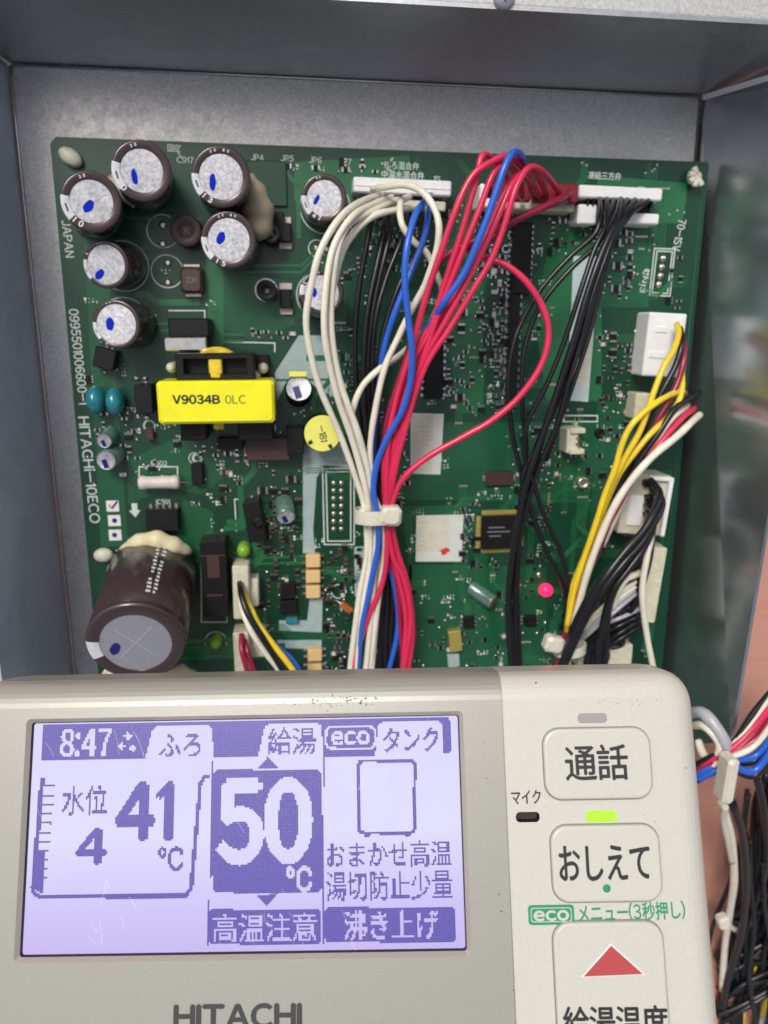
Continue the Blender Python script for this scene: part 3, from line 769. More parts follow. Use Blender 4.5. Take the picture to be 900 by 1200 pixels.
mb = MB(); flat_text(mb, '221', (0, 0), w * .45, l * .22, 0, 5.23, 0, .01); mb.build('chip_print', 'icprint', o, at(224, 328, 5))
# large tan terminal chips on the dark strip
for (x, y) in ((333, 264), (334, 342)):
    mb = MB(); ww, ll = sz(x, y, 15, 34, 4); mb.box((0, 0, 2), (ww * .9, ll * .62, 3.8), bev=.3); o = comp('power_diode', mb, 'black', x + 1, y + 8, 0, 4)
    for s_ in (-1, 1):
        mb = MB(); mb.box((0, s_ * ll * .42, .7), (ww, ll * .22, 1.3), bev=.2); mb.build('terminal', 'ceramic', o, at(x + 1, y + 8, 4))
# four pin pads of the empty header, two rows of seven
for i in range(4):
    x, y = 777 - i * 1.6, 303 + i * 10.2
    mb = MB(); mb.lathe([(1.25, 0), (1.15, .35), (.4, .7)], 14, 0); comp('solder_pad', mb, 'pad', x, y)
for i in range(7):
    for j in range(2):
        mb = MB(); mb.lathe([(.95, 0), (.85, .25), (.3, .5)], 12, 0); comp('solder_pad', mb, 'pad', 391 + j * 9, 566 + i * 9.0)
for (x, y) in ((191, 264), (191, 286), (197, 308), (197, 331), (371, 291), (383, 292)):
    mb = MB(); mb.lathe([(1.3, 0), (1.2, .3), (.6, .8)], 14, 0); comp('solder_pad', mb, 'pad', x, y)
# ceramic tube resistor, diode
mb = MB(); k = mmpx(185, 564, 5); L_ = 48 * k
wmr = at(186, 566, 5) @ Matrix.Translation((0, 0, .004)) @ Matrix.Rotation(math.pi / 2, 4, 'Y')
mb.lathe([(1.2, -L_ / 2), (2.4, -L_ / 2 + .5), (2.5, -L_ / 2 + 2), (2.2, -L_ / 2 + 3), (2.2, L_ / 2 - 3), (2.5, L_ / 2 - 2), (2.4, L_ / 2 - .5), (1.2, L_ / 2)], 24, 0)
o = mb.build('ceramic_resistor', 'ceramic', pcb, wmr)
mb = MB(); mb.tube([(0, 0, -L_ / 2 - 3), (0, 0, L_ / 2 + 3)], .4, 6); mb.build('lead', 'solder', o, wmr)
blockpart('upright_diode', 231, 556, 13, 26, 4, 'black'); blockpart('diode', 175, 509, 9, 14, 3, 'brown_chip', deg=4); ring(175, 499, 7, .5, 'printed_ring')
ring(231, 537, 6, .8, 'printed_ring')
# green lamps
for (x, y, r) in ((285, 647, 8), (252, 756, 7)):
    k = r * mmpx(x, y, 6); mb = MB(); mb.lathe([(k, 0), (k, 4)] + [(k * math.cos(t), 4 + k * math.sin(t)) for t in (.3, .6, .9, 1.2, 1.5)], 20, 0); comp('green_indicator', mb, 'green_led', x, y, 0, 6)
# beige photo couplers
for (x, y) in ((367, 658), (367, 676), (367, 694), (369, 768), (369, 786)):
    w, l = sz(x, y, 17, 15.5, 3); mb = MB(); mb.box((0, 0, 1.7), (w, l, 3), bev=.35); o = comp('beige_coupler', mb, 'tan', x, y, 0, 3)
    for sx in (-1, 1):
        for sy in (-1, 1):
            mb = MB(); mb.box((sx * (w / 2 + .8), sy * l * .28, .5), (1.5, .9, .8), bev=.15); mb.build('pin', 'solder', o, at(x, y, 3))
# small can resistors
o = blockpart('glass_diode', 406, 713, 16, 8, 2.4, 'orange', deg=-38); mb = MB(); mb.tube([(-5, 0, 1.2), (5, 0, 1.2)], .3, 6); mb.build('lead', 'solder', o, at(406, 713, 2.4, -38))
blockpart('blue_trimmer', 342, 728, 14, 7, 2.4, 'teal'); blockpart('tantalum_chip', 534, 752, 15, 26, 3, 'gold', deg=6); blockpart('tantalum_chip', 532, 775, 14, 16, 2, 'silk_grey', deg=4)
blockpart('black_block', 338, 712, 20, 16, 3, 'ic'); blockpart('black_block', 338, 693, 16, 20, 3, 'ic')
# lit red lamp
k = 7.5 * mmpx(639, 691, 5); mb = MB(); mb.lathe([(k, 0), (k, 1.2)] + [(k * math.cos(t), 1.2 + k * .7 * math.sin(t)) for t in (.3, .6, .9, 1.2, 1.5)], 24, 0)
comp('red_indicator', mb, 'red_led', 640, 692, 0, 1)
mb = MB(); mb.lathe([(1.3, 0), (1.1, .8), (.4, 1.2)], 12, 0); comp('solder_joint', mb, 'solder', 631, 673)
# small white header, trimmer
w, l = sz(673, 517, 20, 32, 8); mb = MB(); mb.box((-w * .1, 0, 4), (w * .7, l * .9, 8), bev=.4); mb.box((w * .15, l * .38, 4.6), (w * .9, l * .2, 9), bev=.3); mb.box((w * .15, -l * .38, 4.6), (w * .9, l * .2, 9), bev=.3)
o = comp('small_header', mb, 'conn_cream', 673, 517, 0, 8)
mb = MB(); mb.box((w * .2, l * .1, 6), (w * .18, l * .1, 4)); mb.box((w * .2, -l * .12, 6), (w * .18, l * .1, 4)); mb.build('pin', 'pad', o, at(673, 517, 8))
mb = MB(); mb.lathe([(2.3, 0), (2.2, 1.8), (1.6, 2.2), (1.2, 1.2)], 18, 0); comp('trimmer', mb, 'pad', 682, 565)
mb = MB(); mb.lathe([(1.9, 0), (1.8, 1.2), (1.2, 1.6), (1.0, .8)], 18, 0); comp('trimmer', mb, 'ic', 702, 507)

# board supports (nylon posts poking through the corners)
for (x, y, a0) in ((81, 183, 35), (120, 652, 0)):
    mb = MB(); mb.lathe([(2.2, 0), (2.6, 1.2), (2.4, 2.4), (1.6, 3.4), (.4, 3.8)], 20, 0)
    mb.v = [(v[0] * (1.55 if a0 else 1.35), v[1], v[2]) for v in mb.v]; comp('board_support', mb, 'nylon', x, y, -a0, 3)
mb = MB()
for i in range(5):
    a = math.radians(-50 + i * 45 - 30)
    mb.tube(spline([(0, 0, 1), (1.6 * math.cos(a), 1.6 * math.sin(a), 3.2), (3.4 * math.cos(a), 3.4 * math.sin(a), 3.4)], 4), 1.0, 10)
mb.lathe([(2.2, 0), (2.4, 1.4), (1.8, 3), (.6, 3.6)], 20, 0)
comp('board_support', mb, 'nylon', 817, 207, 200, 3)

# stickers
def sticker(px4, m_, z=.12, prints=0, vert=True):
    q = [B(x, y) for x, y in px4]; mb = MB(); mb.poly([(p.x, p.y) for p in q], .0, z); o = mb.build('sticker', m_, pcb)
    return o
s1 = sticker([(481, 484), (520, 485), (516, 556), (481, 555)], 'label')
sticker([(484, 486), (508, 486), (506, 553), (484, 552)], 'label_cream', .16)
sticker([(672, 300), (703, 300), (689, 471), (664, 469)], 'label_film')
s3 = sticker([(676, 385), (695, 385), (688, 452), (667, 451)], 'label_cream', .16)
s4 = sticker([(488, 604), (543, 603), (541, 658), (487, 658)], 'label')
sticker([(489, 606), (526, 606), (525, 646), (488, 647)], 'label_cream', .16)
mb = MB(); p = B(521, 646)
pts = [(p.x + (1.7 + .5 * math.sin(a * 3) + .3 * math.cos(a * 5)) * math.cos(a), p.y + (1.3 + .4 * math.sin(a * 2)) * math.sin(a)) for a in [2 * math.pi * i / 20 for i in range(20)]]
mb.poly(pts, .14, .2); mb.build('red_stamp', 'redink', s4)
mb = MB()
for (x, y, n, vx, vy) in ((500, 500, 9, -.2, 5.2), (682, 395, 10, -.8, 5.2), (496, 612, 6, 0, 5.5)):
    for i in range(n):
        p = B(x + vx * i, y + vy * i)
        for k in range(3):
            if rnd.random() < .6: mb.box((p.x + (k - 1) * 1.2, p.y, .17), (.8, .25, .02))
mb.build('label_print', 'label_print', s1)

# ---- surface mount chips, scattered in the same clusters as on the real board
def chip_mesh(w, l, h, body):
    mb = MB(); mb.box((0, 0, h / 2 + .05), (w * .62, l, h), 0); 
    for s_ in (-1, 1): mb.box((s_ * w * .4, 0, h / 2 + .06), (w * .22, l * 1.04, h * 1.05), 1)
    return mb.mesh('surface_chip', [body, 'solder'])
CH = [chip_mesh(2.6, 1.5, .6, 'ic'), chip_mesh(2.6, 1.5, .9, 'brown_chip'), chip_mesh(2.1, 1.2, .5, 'ic'), chip_mesh(2.3, 1.3, 1.0, 'ceramic'), chip_mesh(3.6, 2.4, 1.4, 'black')]
occ = []
def free(p, r):
    for (q, rr) in occ:
        if abs(q.x - p.x) < r + rr and abs(q.y - p.y) < r + rr: return False
    return True
NCH = [0]
def chip(px, py, k, deg):
    p = B(px, py)
    if not free(p, 1.1) or NCH[0] > 285: return
    occ.append((p, .9 if k < 4 else 1.9)); NCH[0] += 1
    o = bpy.data.objects.new('surface_chip', CH[k]); setp(o, pcb, at(px, py, 0, deg))
for (x, y, k, d_) in ((303, 193, 0, 0), (337, 195, 0, 0), (370, 197, 0, 0), (405, 199, 0, 0), (303, 389, 2, 0), (327, 390, 2, 0), (343, 391, 3, 0), (296, 388, 2, 90),
                      (308, 574, 4, 0), (341, 561, 4, 0), (720, 285, 4, 0), (722, 312, 4, 0), (720, 338, 4, 0), (540, 385, 4, 90), (545, 395, 4, 0), (538, 465, 4, 0), (639, 245, 4, 0),
                      (717, 395, 4, 90), (724, 396, 3, 90), (717, 414, 4, 90), (726, 412, 3, 90), (541, 366, 4, 0), (590, 745, 3, 40)):
    chip(x, y, k, d_)
REG = [(578, 330, 596, 480, 60, 90), (560, 235, 600, 330, 18, 0), (626, 240, 700, 262, 8, 0), (706, 270, 740, 350, 20, 0), (410, 255, 500, 300, 16, 0),
       (395, 380, 440, 470, 12, 90), (700, 385, 735, 420, 8, 0), (525, 335, 556, 480, 16, 0), (618, 345, 640, 400, 8, 90), (395, 640, 420, 700, 12, 0), (318, 640, 352, 690, 14, 90),
       (385, 740, 415, 785, 10, 0), (310, 600, 330, 640, 5, 90), (505, 740, 590, 785, 16, 0), (600, 660, 630, 690, 5, 90), (640, 490, 660, 560, 6, 90), (700, 500, 745, 560, 10, 0),
       (785, 300, 800, 330, 4, 90), (200, 470, 240, 500, 0, 0), (140, 500, 160, 560, 5, 0), (250, 530, 300, 570, 6, 0), (655, 700, 730, 780, 14, 0), (470, 510, 480, 590, 4, 90), (600, 480, 640, 600, 10, 90), (430, 470, 475, 600, 4, 0), (720, 430, 740, 470, 4, 90)]
for (x0, y0, x1, y1, n, d_) in REG:
    for i in range(n):
        chip(rnd.uniform(x0, x1), rnd.uniform(y0, y1), rnd.choice((0, 0, 1, 2, 2, 3)), d_ + rnd.choice((0, 0, 90)))

tiny = MB(); r3 = random.Random(11)
def pepper(x0, y0, x1, y1, n):
    for i in range(n):
        p = B(r3.uniform(x0, x1), r3.uniform(y0, y1))
        if not free(p, .55): continue
        occ.append((p, .6)); a = r3.choice((0, math.pi / 2)); k = r3.random()
        if k < .45:
            tiny.box((p.x, p.y, .3), (1.0, 1.0, .5), 0, rot=a); 
            for s_ in (-1, 1): tiny.box((p.x + s_ * .8 * math.cos(a), p.y + s_ * .8 * math.sin(a), .3), (.6, 1.05, .55), 1, rot=a)
        elif k < .8: tiny.lathe([(.75, 0), (.6, .4), (.25, .7)], 8, 1, org=(p.x, p.y, 0))
        else:
            tiny.box((p.x, p.y, .5), (1.6, 2.6, .9), 0, rot=a)
            for s_ in (-.9, 0, .9): tiny.box((p.x + s_ * math.sin(a) + 1.2 * math.cos(a), p.y + s_ * math.cos(a) + 1.2 * math.sin(a), .25), (.8, .5, .3), 1, rot=a)
for rg_ in ((574, 330, 600, 485, 130), (556, 240, 606, 330, 40), (624, 240, 700, 300, 40), (700, 268, 745, 350, 60), (395, 250, 560, 330, 60), (518, 335, 570, 480, 45), (385, 380, 440, 470, 30),
            (700, 385, 740, 480, 30), (300, 570, 350, 720, 60), (380, 640, 425, 790, 60), (480, 690, 640, 790, 34), (640, 480, 750, 560, 26), (600, 480, 650, 600, 30), (540, 585, 560, 665, 20), (550, 662, 640, 670, 8),
            (620, 600, 640, 660, 12), (430, 480, 480, 600, 30), (660, 690, 740, 785, 50), (140, 480, 240, 560, 25), (225, 480, 330, 600, 30), (290, 380, 345, 396, 14), (775, 350, 800, 362, 4), (395, 190, 440, 204, 8), (100, 400, 160, 560, 14)):
    pepper(*rg_)
tiny.build('tiny_soldered_parts', ['ic', 'solder'], pcb, kind='stuff')

# ------------------------------------------------------------------ board headers
def header(px0, px1, y0, y1, h, m_='conn', name='connector_header', deg=0):
    px, py = (px0 + px1) / 2, (y0 + y1) / 2
    w, l = sz(px, py, px1 - px0, y1 - y0, h); mb = MB(); mb.box((0, 0, h / 2), (w, l, h), bev=.5); return comp(name, mb, m_, px, py, deg, h), w, l
D1 = -1.5
o, w, l = header(414, 530, 210, 227, 9, deg=D1)      # left, white header bar
mb = MB(); mb.box((0, 0, 9.1), (w * .97, .5, .3)); mb.build('latch_rib', 'conn', o, at(472, 219, 9, D1))
header(424, 522, 233, 246, 7, 'black', 'connector_slot', D1)
header(562, 578, 216, 242, 10, 'conn', deg=D1)
header(578, 675, 234, 246, 9, 'conn_cream', deg=D1)
header(677, 779, 219, 233, 10, deg=D1); header(690, 765, 234, 250, 6, 'black', 'connector_slot', D1); header(720, 774, 250, 262, 9, deg=D1); header(677, 700, 240, 262, 8, deg=D1)
pm = MB()
for i in range(13):
    w, l = sz(720, 236, 84, 8, 8); pm.box((-w / 2 + w * (i + .5) / 13, 0, 7.5), (.7, 2.2, 2.2))
comp('pin_row', pm, 'black', 726, 238, D1, 8)
o, w, l = header(756, 802, 368, 441, 10, 'conn', deg=-3)
mb = MB(); 
for i in (1, 3): mb.box((-w * .12 + rnd.uniform(-1, 1), l * (-.36 + i * .2), 10.1), (w * rnd.uniform(.3, .5), l * .10, .6), bev=.2)
mb.box((w * .36, 0, 10.3), (1.3, l * .9, .9), bev=.3); mb.build('latch_rib', 'conn', o, at(779, 404.5, 10, -3))
header(744, 764, 461, 492, 8, 'conn_cream', deg=-3)
o, w, l = header(728, 784, 556, 628, 13, 'conn_cream', deg=-5)
mb = MB(); mb.box((w * .44, 0, 14), (w * .10, l * .98, 2), bev=.3); mb.box((w * .2, l * .46, 14), (w * .5, l * .07, 2), bev=.3); mb.box((-w * .2, -l * .1, 13.3), (w * .3, l * .5, .8), bev=.3); mb.build('latch_rib', 'conn', o, at(756, 592, 13, -5))
header(748, 776, 640, 733, 12, 'conn_cream', deg=-5)
header(273, 292, 662, 728, 10, 'conn_cream', deg=-1); header(289, 303, 678, 712, 7, 'conn_cream', deg=-1); header(274, 292, 740, 790, 9, 'conn_cream'); header(292, 312, 735, 772, 4, 'conn_cream')
header(678, 700, 760, 785, 8, 'conn_cream'); header(708, 742, 755, 785, 10, 'conn_cream')

# ------------------------------------------------------------------ wiring looms
def wire(loom, pts, m_, r=1.05, n=10, name='wire'):
    """pts: (px, py, z)"""
    c = spline([B(x, y, z) for x, y, z in pts], 6); a0, a1, a2 = (rnd.uniform(0, 6) for _ in range(3)); q = []
    for i, p in enumerate(c):
        f = min(1, i / 6, (len(c) - 1 - i) / 6)
        q.append(p + Vector((math.sin(i * .16 + a0) + .35 * math.sin(i * .41 + a1), .4 * math.sin(i * .17 + a1), .8 * math.sin(i * .13 + a2))) * .30 * f)
    rv = [r * (1 + .035 * math.sin(i * .9 + a2)) for i in range(len(q))]
    mb = MB(); mb.tube(q, r, n, rv=rv); return mb.build(name, m_, loom)

# white loom from the left header
lw = empty('white_wire_loom', B(472, 236, 9), 'loom of cream white wires arching left and down from the upper left header', 'wire harness')
mb = MB(); mb.box((0, 0, 4), (27, 3.0, 8), bev=.4); mb.build('plug', 'conn_cream', lw, at(475, 240, 8, D1))
wire(lw, [(448, 229, 11), (428, 234, 22), (402, 250, 34), (380, 285, 38), (368, 325, 38), (359, 372, 36), (363, 410, 34), (374, 456, 31), (399, 512, 27), (418, 562, 24), (428, 598, 22), (431, 650, 20), (420, 705, 19), (411, 770, 18), (409, 800, 18)], 'w_white')
wire(lw, [(460, 231, 11), (440, 238, 22), (415, 252, 33), (394, 285, 37), (382, 335, 38), (379, 385, 37), (386, 430, 34), (396, 470, 31), (412, 510, 28), (425, 555, 26), (433, 598, 24), (434, 655, 20), (424, 715, 19), (417, 800, 18)], 'w_white')
wire(lw, [(467, 234, 11), (440, 246, 24), (412, 262, 32), (397, 292, 36), (389, 337, 36), (388, 390, 35), (398, 450, 32), (418, 503, 29), (432, 550, 26), (439, 598, 22), (440, 640, 20), (436, 700, 18), (427, 800, 17)], 'w_white')
wire(lw, [(500, 242, 11), (465, 246, 22), (435, 256, 27), (407, 286, 30), (392, 330, 33), (384, 388, 33), (391, 440, 31), (407, 490, 28), (424, 540, 25), (436, 598, 20), (446, 660, 17), (441, 720, 16), (434, 800, 16)], 'w_white')
wire(lw, [(437, 222, 12), (450, 219, 20), (476, 217, 28), (498, 229, 34), (513, 258, 37), (513, 292, 36), (500, 330, 33), (484, 360, 31), (468, 392, 30), (450, 430, 29), (440, 478, 28), (434, 530, 26), (438, 575, 25), (446, 600, 24), (450, 640, 20), (446, 680, 18), (438, 740, 17), (432, 800, 16)], 'w_white')
wire(lw, [(480, 230, 14), (470, 238, 22), (470, 262, 27), (484, 283, 26), (499, 297, 25), (513, 325, 23), (519, 345, 20), (500, 385, 16), (470, 415, 20), (444, 432, 26), (424, 452, 27), (414, 478, 27), (413, 498, 24), (424, 540, 20), (434, 590, 18)], 'w_white')
wire(lw, [(522, 352, 22), (512, 372, 21), (498, 388, 19), (486, 405, 16)], 'w_white', .85)
# blue wires of the same plug
wire(lw, [(505, 229, 12), (499, 235, 24), (488, 250, 34), (479, 285, 38), (475, 330, 38), (478, 378, 37), (482, 410, 36), (480, 445, 34), (471, 482, 32), (454, 515, 30), (442, 545, 28), (438, 575, 27), (441, 604, 26), (442, 640, 22), (433, 690, 20), (424, 735, 19), (418, 800, 18)], 'w_blue')
wire(lw, [(502, 238, 11), (500, 256, 22), (494, 285, 26), (481, 322, 28), (464, 365, 28), (452, 405, 26), (444, 455, 24), (437, 510, 22), (436, 570, 22), (440, 605, 22), (452, 650, 17), (464, 690, 15), (466, 740, 14), (452, 800, 14)], 'w_blue')
# dark wires under the white arch
lb = empty('black_wire_loom', B(452, 244, 6), 'thin black wires running straight down beneath the cream white arch', 'wire harness', 'black wire looms')
for pts in ([(436, 246, 7), (433, 272, 16), (421, 335, 18), (415, 400, 18), (417, 460, 17), (426, 515, 17), (438, 570, 17), (446, 610, 16), (455, 690, 13), (452, 800, 12)],
            [(452, 246, 7), (448, 275, 16), (434, 345, 19), (428, 400, 19), (427, 460, 18), (432, 520, 18), (441, 575, 17), (450, 640, 14), (448, 800, 12)],
            [(460, 247, 7), (456, 280, 16), (440, 350, 18), (433, 405, 18), (432, 470, 17), (436, 530, 17), (444, 590, 16), (458, 680, 13), (460, 800, 12)],
            [(478, 248, 7), (472, 278, 15), (452, 325, 17), (440, 370, 18), (436, 420, 17), (438, 500, 16), (443, 570, 16), (452, 660, 13), (456, 800, 12)],
            [(496, 250, 7), (490, 292, 14), (468, 335, 16), (453, 380, 16), (444, 430, 16), (442, 500, 16), (446, 580, 15), (459, 690, 12), (466, 800, 12)]):
    wire(lb, pts, 'w_black', .95)
for x0 in (449, 455, 461):
    wire(lb, [(x0 - 6, 640, 14), (x0, 690, 14), (x0 - 3, 740, 13), (x0 - 4, 800, 13)], 'w_black', 1.0)

# red loom
lr = empty('red_wire_loom', B(640, 230, 8), 'loom of red wires bending over from the dark red plug and falling to the tie', 'wire harness')
mb = MB(); mb.box((0, 0, 6), (15, 6.0, 12), bev=.5); mb.box((-16, 0, 5), (16, 5.4, 10), bev=.5); mb.build('plug', 'conn_red', lr, at(652, 226, 12, D1))
RED = [
 [(600, 232, 12), (592, 205, 24), (576, 186, 34), (565, 185, 38), (556, 220, 38), (540, 275, 37), (520, 330, 35), (502, 390, 33), (480, 430, 31), (463, 480, 29), (452, 540, 27), (452, 595, 24), (453, 640, 22), (448, 680, 20), (432, 720, 19), (419, 765, 18), (414, 800, 18)],
 [(624, 230, 12), (616, 202, 26), (597, 184, 36), (574, 191, 40), (553, 208, 41), (532, 250, 41), (514, 300, 39), (498, 350, 36), (482, 410, 33), (465, 470, 30), (455, 530, 28), (453, 595, 25), (458, 650, 20), (470, 690, 18), (480, 735, 17), (474, 800, 17)],
 [(612, 233, 12), (608, 212, 24), (594, 193, 34), (577, 203, 38), (561, 248, 38), (541, 300, 37), (523, 345, 35), (505, 395, 33), (485, 450, 31), (466, 510, 28), (455, 570, 26), (454, 602, 24), (461, 650, 21), (474, 680, 20), (481, 730, 19), (470, 800, 18)],
 [(640, 229, 12), (632, 206, 26), (619, 200, 34), (602, 214, 38), (586, 246, 39), (566, 290, 38), (545, 333, 37), (522, 376, 35), (498, 422, 32), (480, 475, 30), (464, 530, 28), (456, 575, 26), (456, 602, 23), (466, 670, 18), (478, 730, 17), (472, 800, 17)],
 [(655, 226, 13), (640, 204, 28), (621, 196, 36), (606, 220, 39), (591, 264, 39), (574, 306, 38), (553, 341, 37), (526, 385, 35), (500, 428, 33), (482, 480, 30), (467, 535, 28), (458, 580, 25), (457, 604, 22), (460, 650, 20), (476, 720, 18), (470, 800, 17)],
 [(632, 231, 12), (622, 214, 26), (608, 205, 33), (592, 222, 35), (572, 270, 35), (548, 320, 34), (524, 362, 33), (494, 400, 31), (476, 452, 29), (462, 510, 27), (453, 570, 25), (452, 605, 22), (455, 650, 18), (476, 700, 16), (484, 745, 16), (472, 800, 16)],
]
for p in RED: wire(lr, p, 'w_red', .97)
for p in ([(668, 226, 14), (650, 236, 22), (620, 250, 26), (588, 266, 27), (556, 282, 27), (527, 297, 26), (508, 320, 24), (490, 380, 22), (470, 440, 22), (452, 500, 22), (449, 560, 22), (453, 604, 20), (466, 680, 16), (480, 750, 16), (474, 800, 16)],
          [(664, 234, 12), (640, 243, 18), (600, 262, 21), (565, 290, 22), (538, 330, 22), (512, 380, 21), (488, 430, 20), (468, 485, 20), (454, 550, 20), (450, 600, 19)],
          [(588, 236, 10), (572, 268, 22), (548, 312, 26), (520, 352, 27), (496, 398, 27), (470, 460, 26), (456, 520, 25), (449, 570, 23), (452, 604, 20), (466, 690, 16), (474, 800, 15)]):
    wire(lr, p, 'w_dred')
wire(lr, [(545, 290, 24), (562, 300, 27), (592, 310, 30), (619, 332, 31), (637, 362, 31), (643, 395, 31), (633, 430, 31), (606, 466, 30), (575, 493, 29), (543, 512, 28), (508, 532, 27), (480, 554, 26), (464, 575, 25), (457, 602, 23), (464, 645, 20), (478, 690, 19), (484, 740, 18), (476, 800, 17)], 'w_red')
wire(lr, [(614, 200, 26), (611, 184, 34), (602, 178, 40), (594, 192, 43), (580, 232, 43), (563, 278, 42), (545, 318, 40), (522, 350, 38), (508, 372, 33), (490, 405, 28), (470, 450, 25)], 'w_blue')

# black loom from the right header
lk = empty('black_wire_loom', B(730, 240, 8), 'glossy black wires falling in a narrow sheaf from the white upper right header', 'wire harness', 'black wire looms')
BK = [
 [(703, 233, 10), (704, 255, 22), (696, 275, 24), (669, 299, 24), (634, 338, 23), (611, 377, 22), (600, 415, 22), (596, 460, 21), (601, 510, 20), (612, 565, 19), (609, 620, 18), (600, 660, 18), (597, 700, 18), (601, 745, 18), (605, 800, 18)],
 [(711, 233, 10), (710, 262, 23), (700, 288, 23), (672, 313, 23), (640, 349, 22), (620, 388, 21), (611, 430, 21), (612, 480, 20), (617, 525, 19), (612, 575, 18), (607, 640, 17), (598, 690, 17), (597, 740, 17), (600, 800, 17)],
 [(719, 234, 10), (713, 262, 24), (695, 297, 27), (678, 345, 28), (662, 395, 27), (640, 450, 26), (618, 498, 24), (616, 535, 22), (628, 572, 21), (641, 610, 20), (657, 650, 19), (666, 690, 19), (667, 740, 18), (668, 800, 17)],
 [(727, 234, 10), (720, 262, 25), (705, 300, 29), (688, 348, 30), (672, 398, 29), (655, 450, 27), (638, 500, 25), (622, 548, 23), (610, 600, 21), (600, 660, 20), (596, 720, 20), (600, 800, 20)],
 [(735, 234, 10), (722, 266, 24), (710, 298, 27), (692, 352, 28), (680, 400, 27), (668, 445, 26), (655, 492, 24), (634, 542, 22), (618, 590, 20), (606, 650, 19), (603, 710, 18), (607, 800, 18)],
 [(744, 234, 10), (732, 254, 20), (716, 282, 24), (700, 330, 26), (683, 375, 26), (668, 420, 25), (650, 470, 24), (630, 520, 22), (614, 560, 21), (620, 590, 20), (638, 640, 18), (660, 690, 18), (664, 740, 18)],
 [(752, 235, 10), (738, 252, 18), (722, 274, 22), (708, 305, 23), (698, 345, 24), (684, 398, 24), (664, 448, 24), (640, 505, 22), (625, 555, 20), (612, 610, 18), (606, 680, 17), (610, 800, 17)],
 [(760, 235, 10), (744, 247, 16), (728, 263, 19), (715, 290, 21), (704, 330, 22), (690, 392, 22), (672, 452, 22), (655, 498, 21), (640, 540, 19)],
]
for i, p in enumerate(BK): wire(lk, p, 'w_black', .86 if i != 3 else 1.1)

# mixed loom on the right
lm = empty('mixed_wire_loom', B(790, 390, 13), 'yellow, black, red and white wires leaving the cream connector on the right board edge', 'wire harness')
wire(lm, [(793, 380, 14), (795, 392, 20), (789, 410, 25), (779, 428, 28), (764, 468, 29), (750, 505, 29), (733, 535, 28), (714, 572, 26), (700, 612, 24), (686, 650, 22), (672, 688, 20), (664, 740, 19)], 'w_yellow')
wire(lm, [(797, 428, 14), (800, 445, 20), (795, 468, 23), (780, 490, 25), (762, 508, 27), (743, 532, 27), (722, 565, 25), (706, 605, 23), (690, 645, 21), (676, 690, 19), (668, 740, 18)], 'w_yellow')
wire(lm, [(802, 461, 14), (797, 459, 21), (778, 467, 28), (755, 482, 31), (738, 500, 32), (727, 525, 31), (720, 552, 30), (710, 580, 28), (699, 612, 26), (684, 655, 23), (672, 692, 21), (664, 735, 20)], 'w_yellow')
wire(lm, [(797, 385, 13), (798, 402, 22), (790, 430, 24), (775, 462, 25), (757, 500, 24), (738, 548, 22), (718, 590, 20), (700, 630, 18)], 'w_black')
wire(lm, [(799, 392, 13), (801, 415, 21), (794, 447, 23), (774, 488, 24), (756, 525, 23), (738, 565, 22), (717, 606, 22), (699, 648, 21), (682, 690, 20), (668, 728, 19), (656, 765, 18), (652, 800, 18)], 'w_dred')
wire(lm, [(820, 460, 16), (806, 468, 22), (790, 480, 26), (773, 505, 27), (752, 535, 26), (735, 566, 24), (716, 606, 22), (700, 650, 20)], 'w_black', 1.05)
wire(lm, [(806, 475, 17), (792, 487, 24), (775, 508, 26), (756, 536, 25), (738, 568, 24), (720, 606, 22), (706, 640, 20)], 'w_white')
wire(lm, [(814, 478, 16), (801, 488, 23), (786, 506, 26), (766, 530, 27), (746, 555, 26), (728, 585, 25), (708, 622, 24), (690, 668, 22), (674, 712, 20), (658, 760, 18), (650, 800, 18)], 'w_red')
wire(lm, [(820, 486, 17), (808, 497, 25), (790, 514, 29), (764, 535, 31), (741, 560, 31), (722, 590, 30), (706, 625, 28), (694, 658, 26), (681, 700, 23), (670, 740, 21), (665, 770, 20), (664, 802, 19)], 'w_white', 1.3)

# black and white looms lower right
r6 = random.Random(9)
lo = empty('black_wire_loom', B(765, 580, 14), 'thick black wires leaving the lower cream connector toward the bottom left', 'wire harness', 'black wire looms')
for p in ([(762, 563, 15), (772, 578, 22), (766, 598, 28), (754, 622, 31), (732, 648, 33), (709, 678, 34), (688, 712, 32), (668, 752, 28), (650, 802, 25)],
          [(766, 572, 15), (776, 590, 22), (768, 612, 27), (752, 636, 30), (728, 662, 32), (702, 696, 32), (680, 735, 29), (664, 775, 26), (654, 802, 25)],
          [(758, 590, 15), (768, 604, 22), (758, 624, 27), (740, 645, 29), (712, 672, 30), (690, 702, 29), (672, 740, 27), (656, 790, 24)],
          [(762, 606, 15), (764, 618, 22), (754, 640, 27), (735, 668, 29), (718, 695, 29), (708, 732, 27), (702, 770, 25), (700, 802, 24)],
          [(760, 600, 15), (758, 620, 22), (744, 650, 25), (724, 682, 27), (712, 715, 26), (708, 755, 24), (706, 802, 22)]):
    wire(lo, p, 'w_black', 1.35)
for i in range(9):
    j = r6.uniform(-1, 1)
    wire(lo, [(764 + j * 3, 600 + i * 2, 12), (756 + j * 4, 640 + i * 4, 18), (738 + j * 8, 676 + i * 5, 16), (716 + j * 8, 716 + i * 4, 14), (694 + j * 6, 752 + i * 2, 12), (682 + i * 4, 800, 10)], 'w_black', 1.1)
for i in range(5):
    wire(lo, [(752, 690 + i * 8, 9), (742 - i * 3, 715 + i * 7, 12), (728, 740 + i * 4, 10), (712 - i * 3, 762, 8), (690, 775, 7)], 'w_black', 1.0)
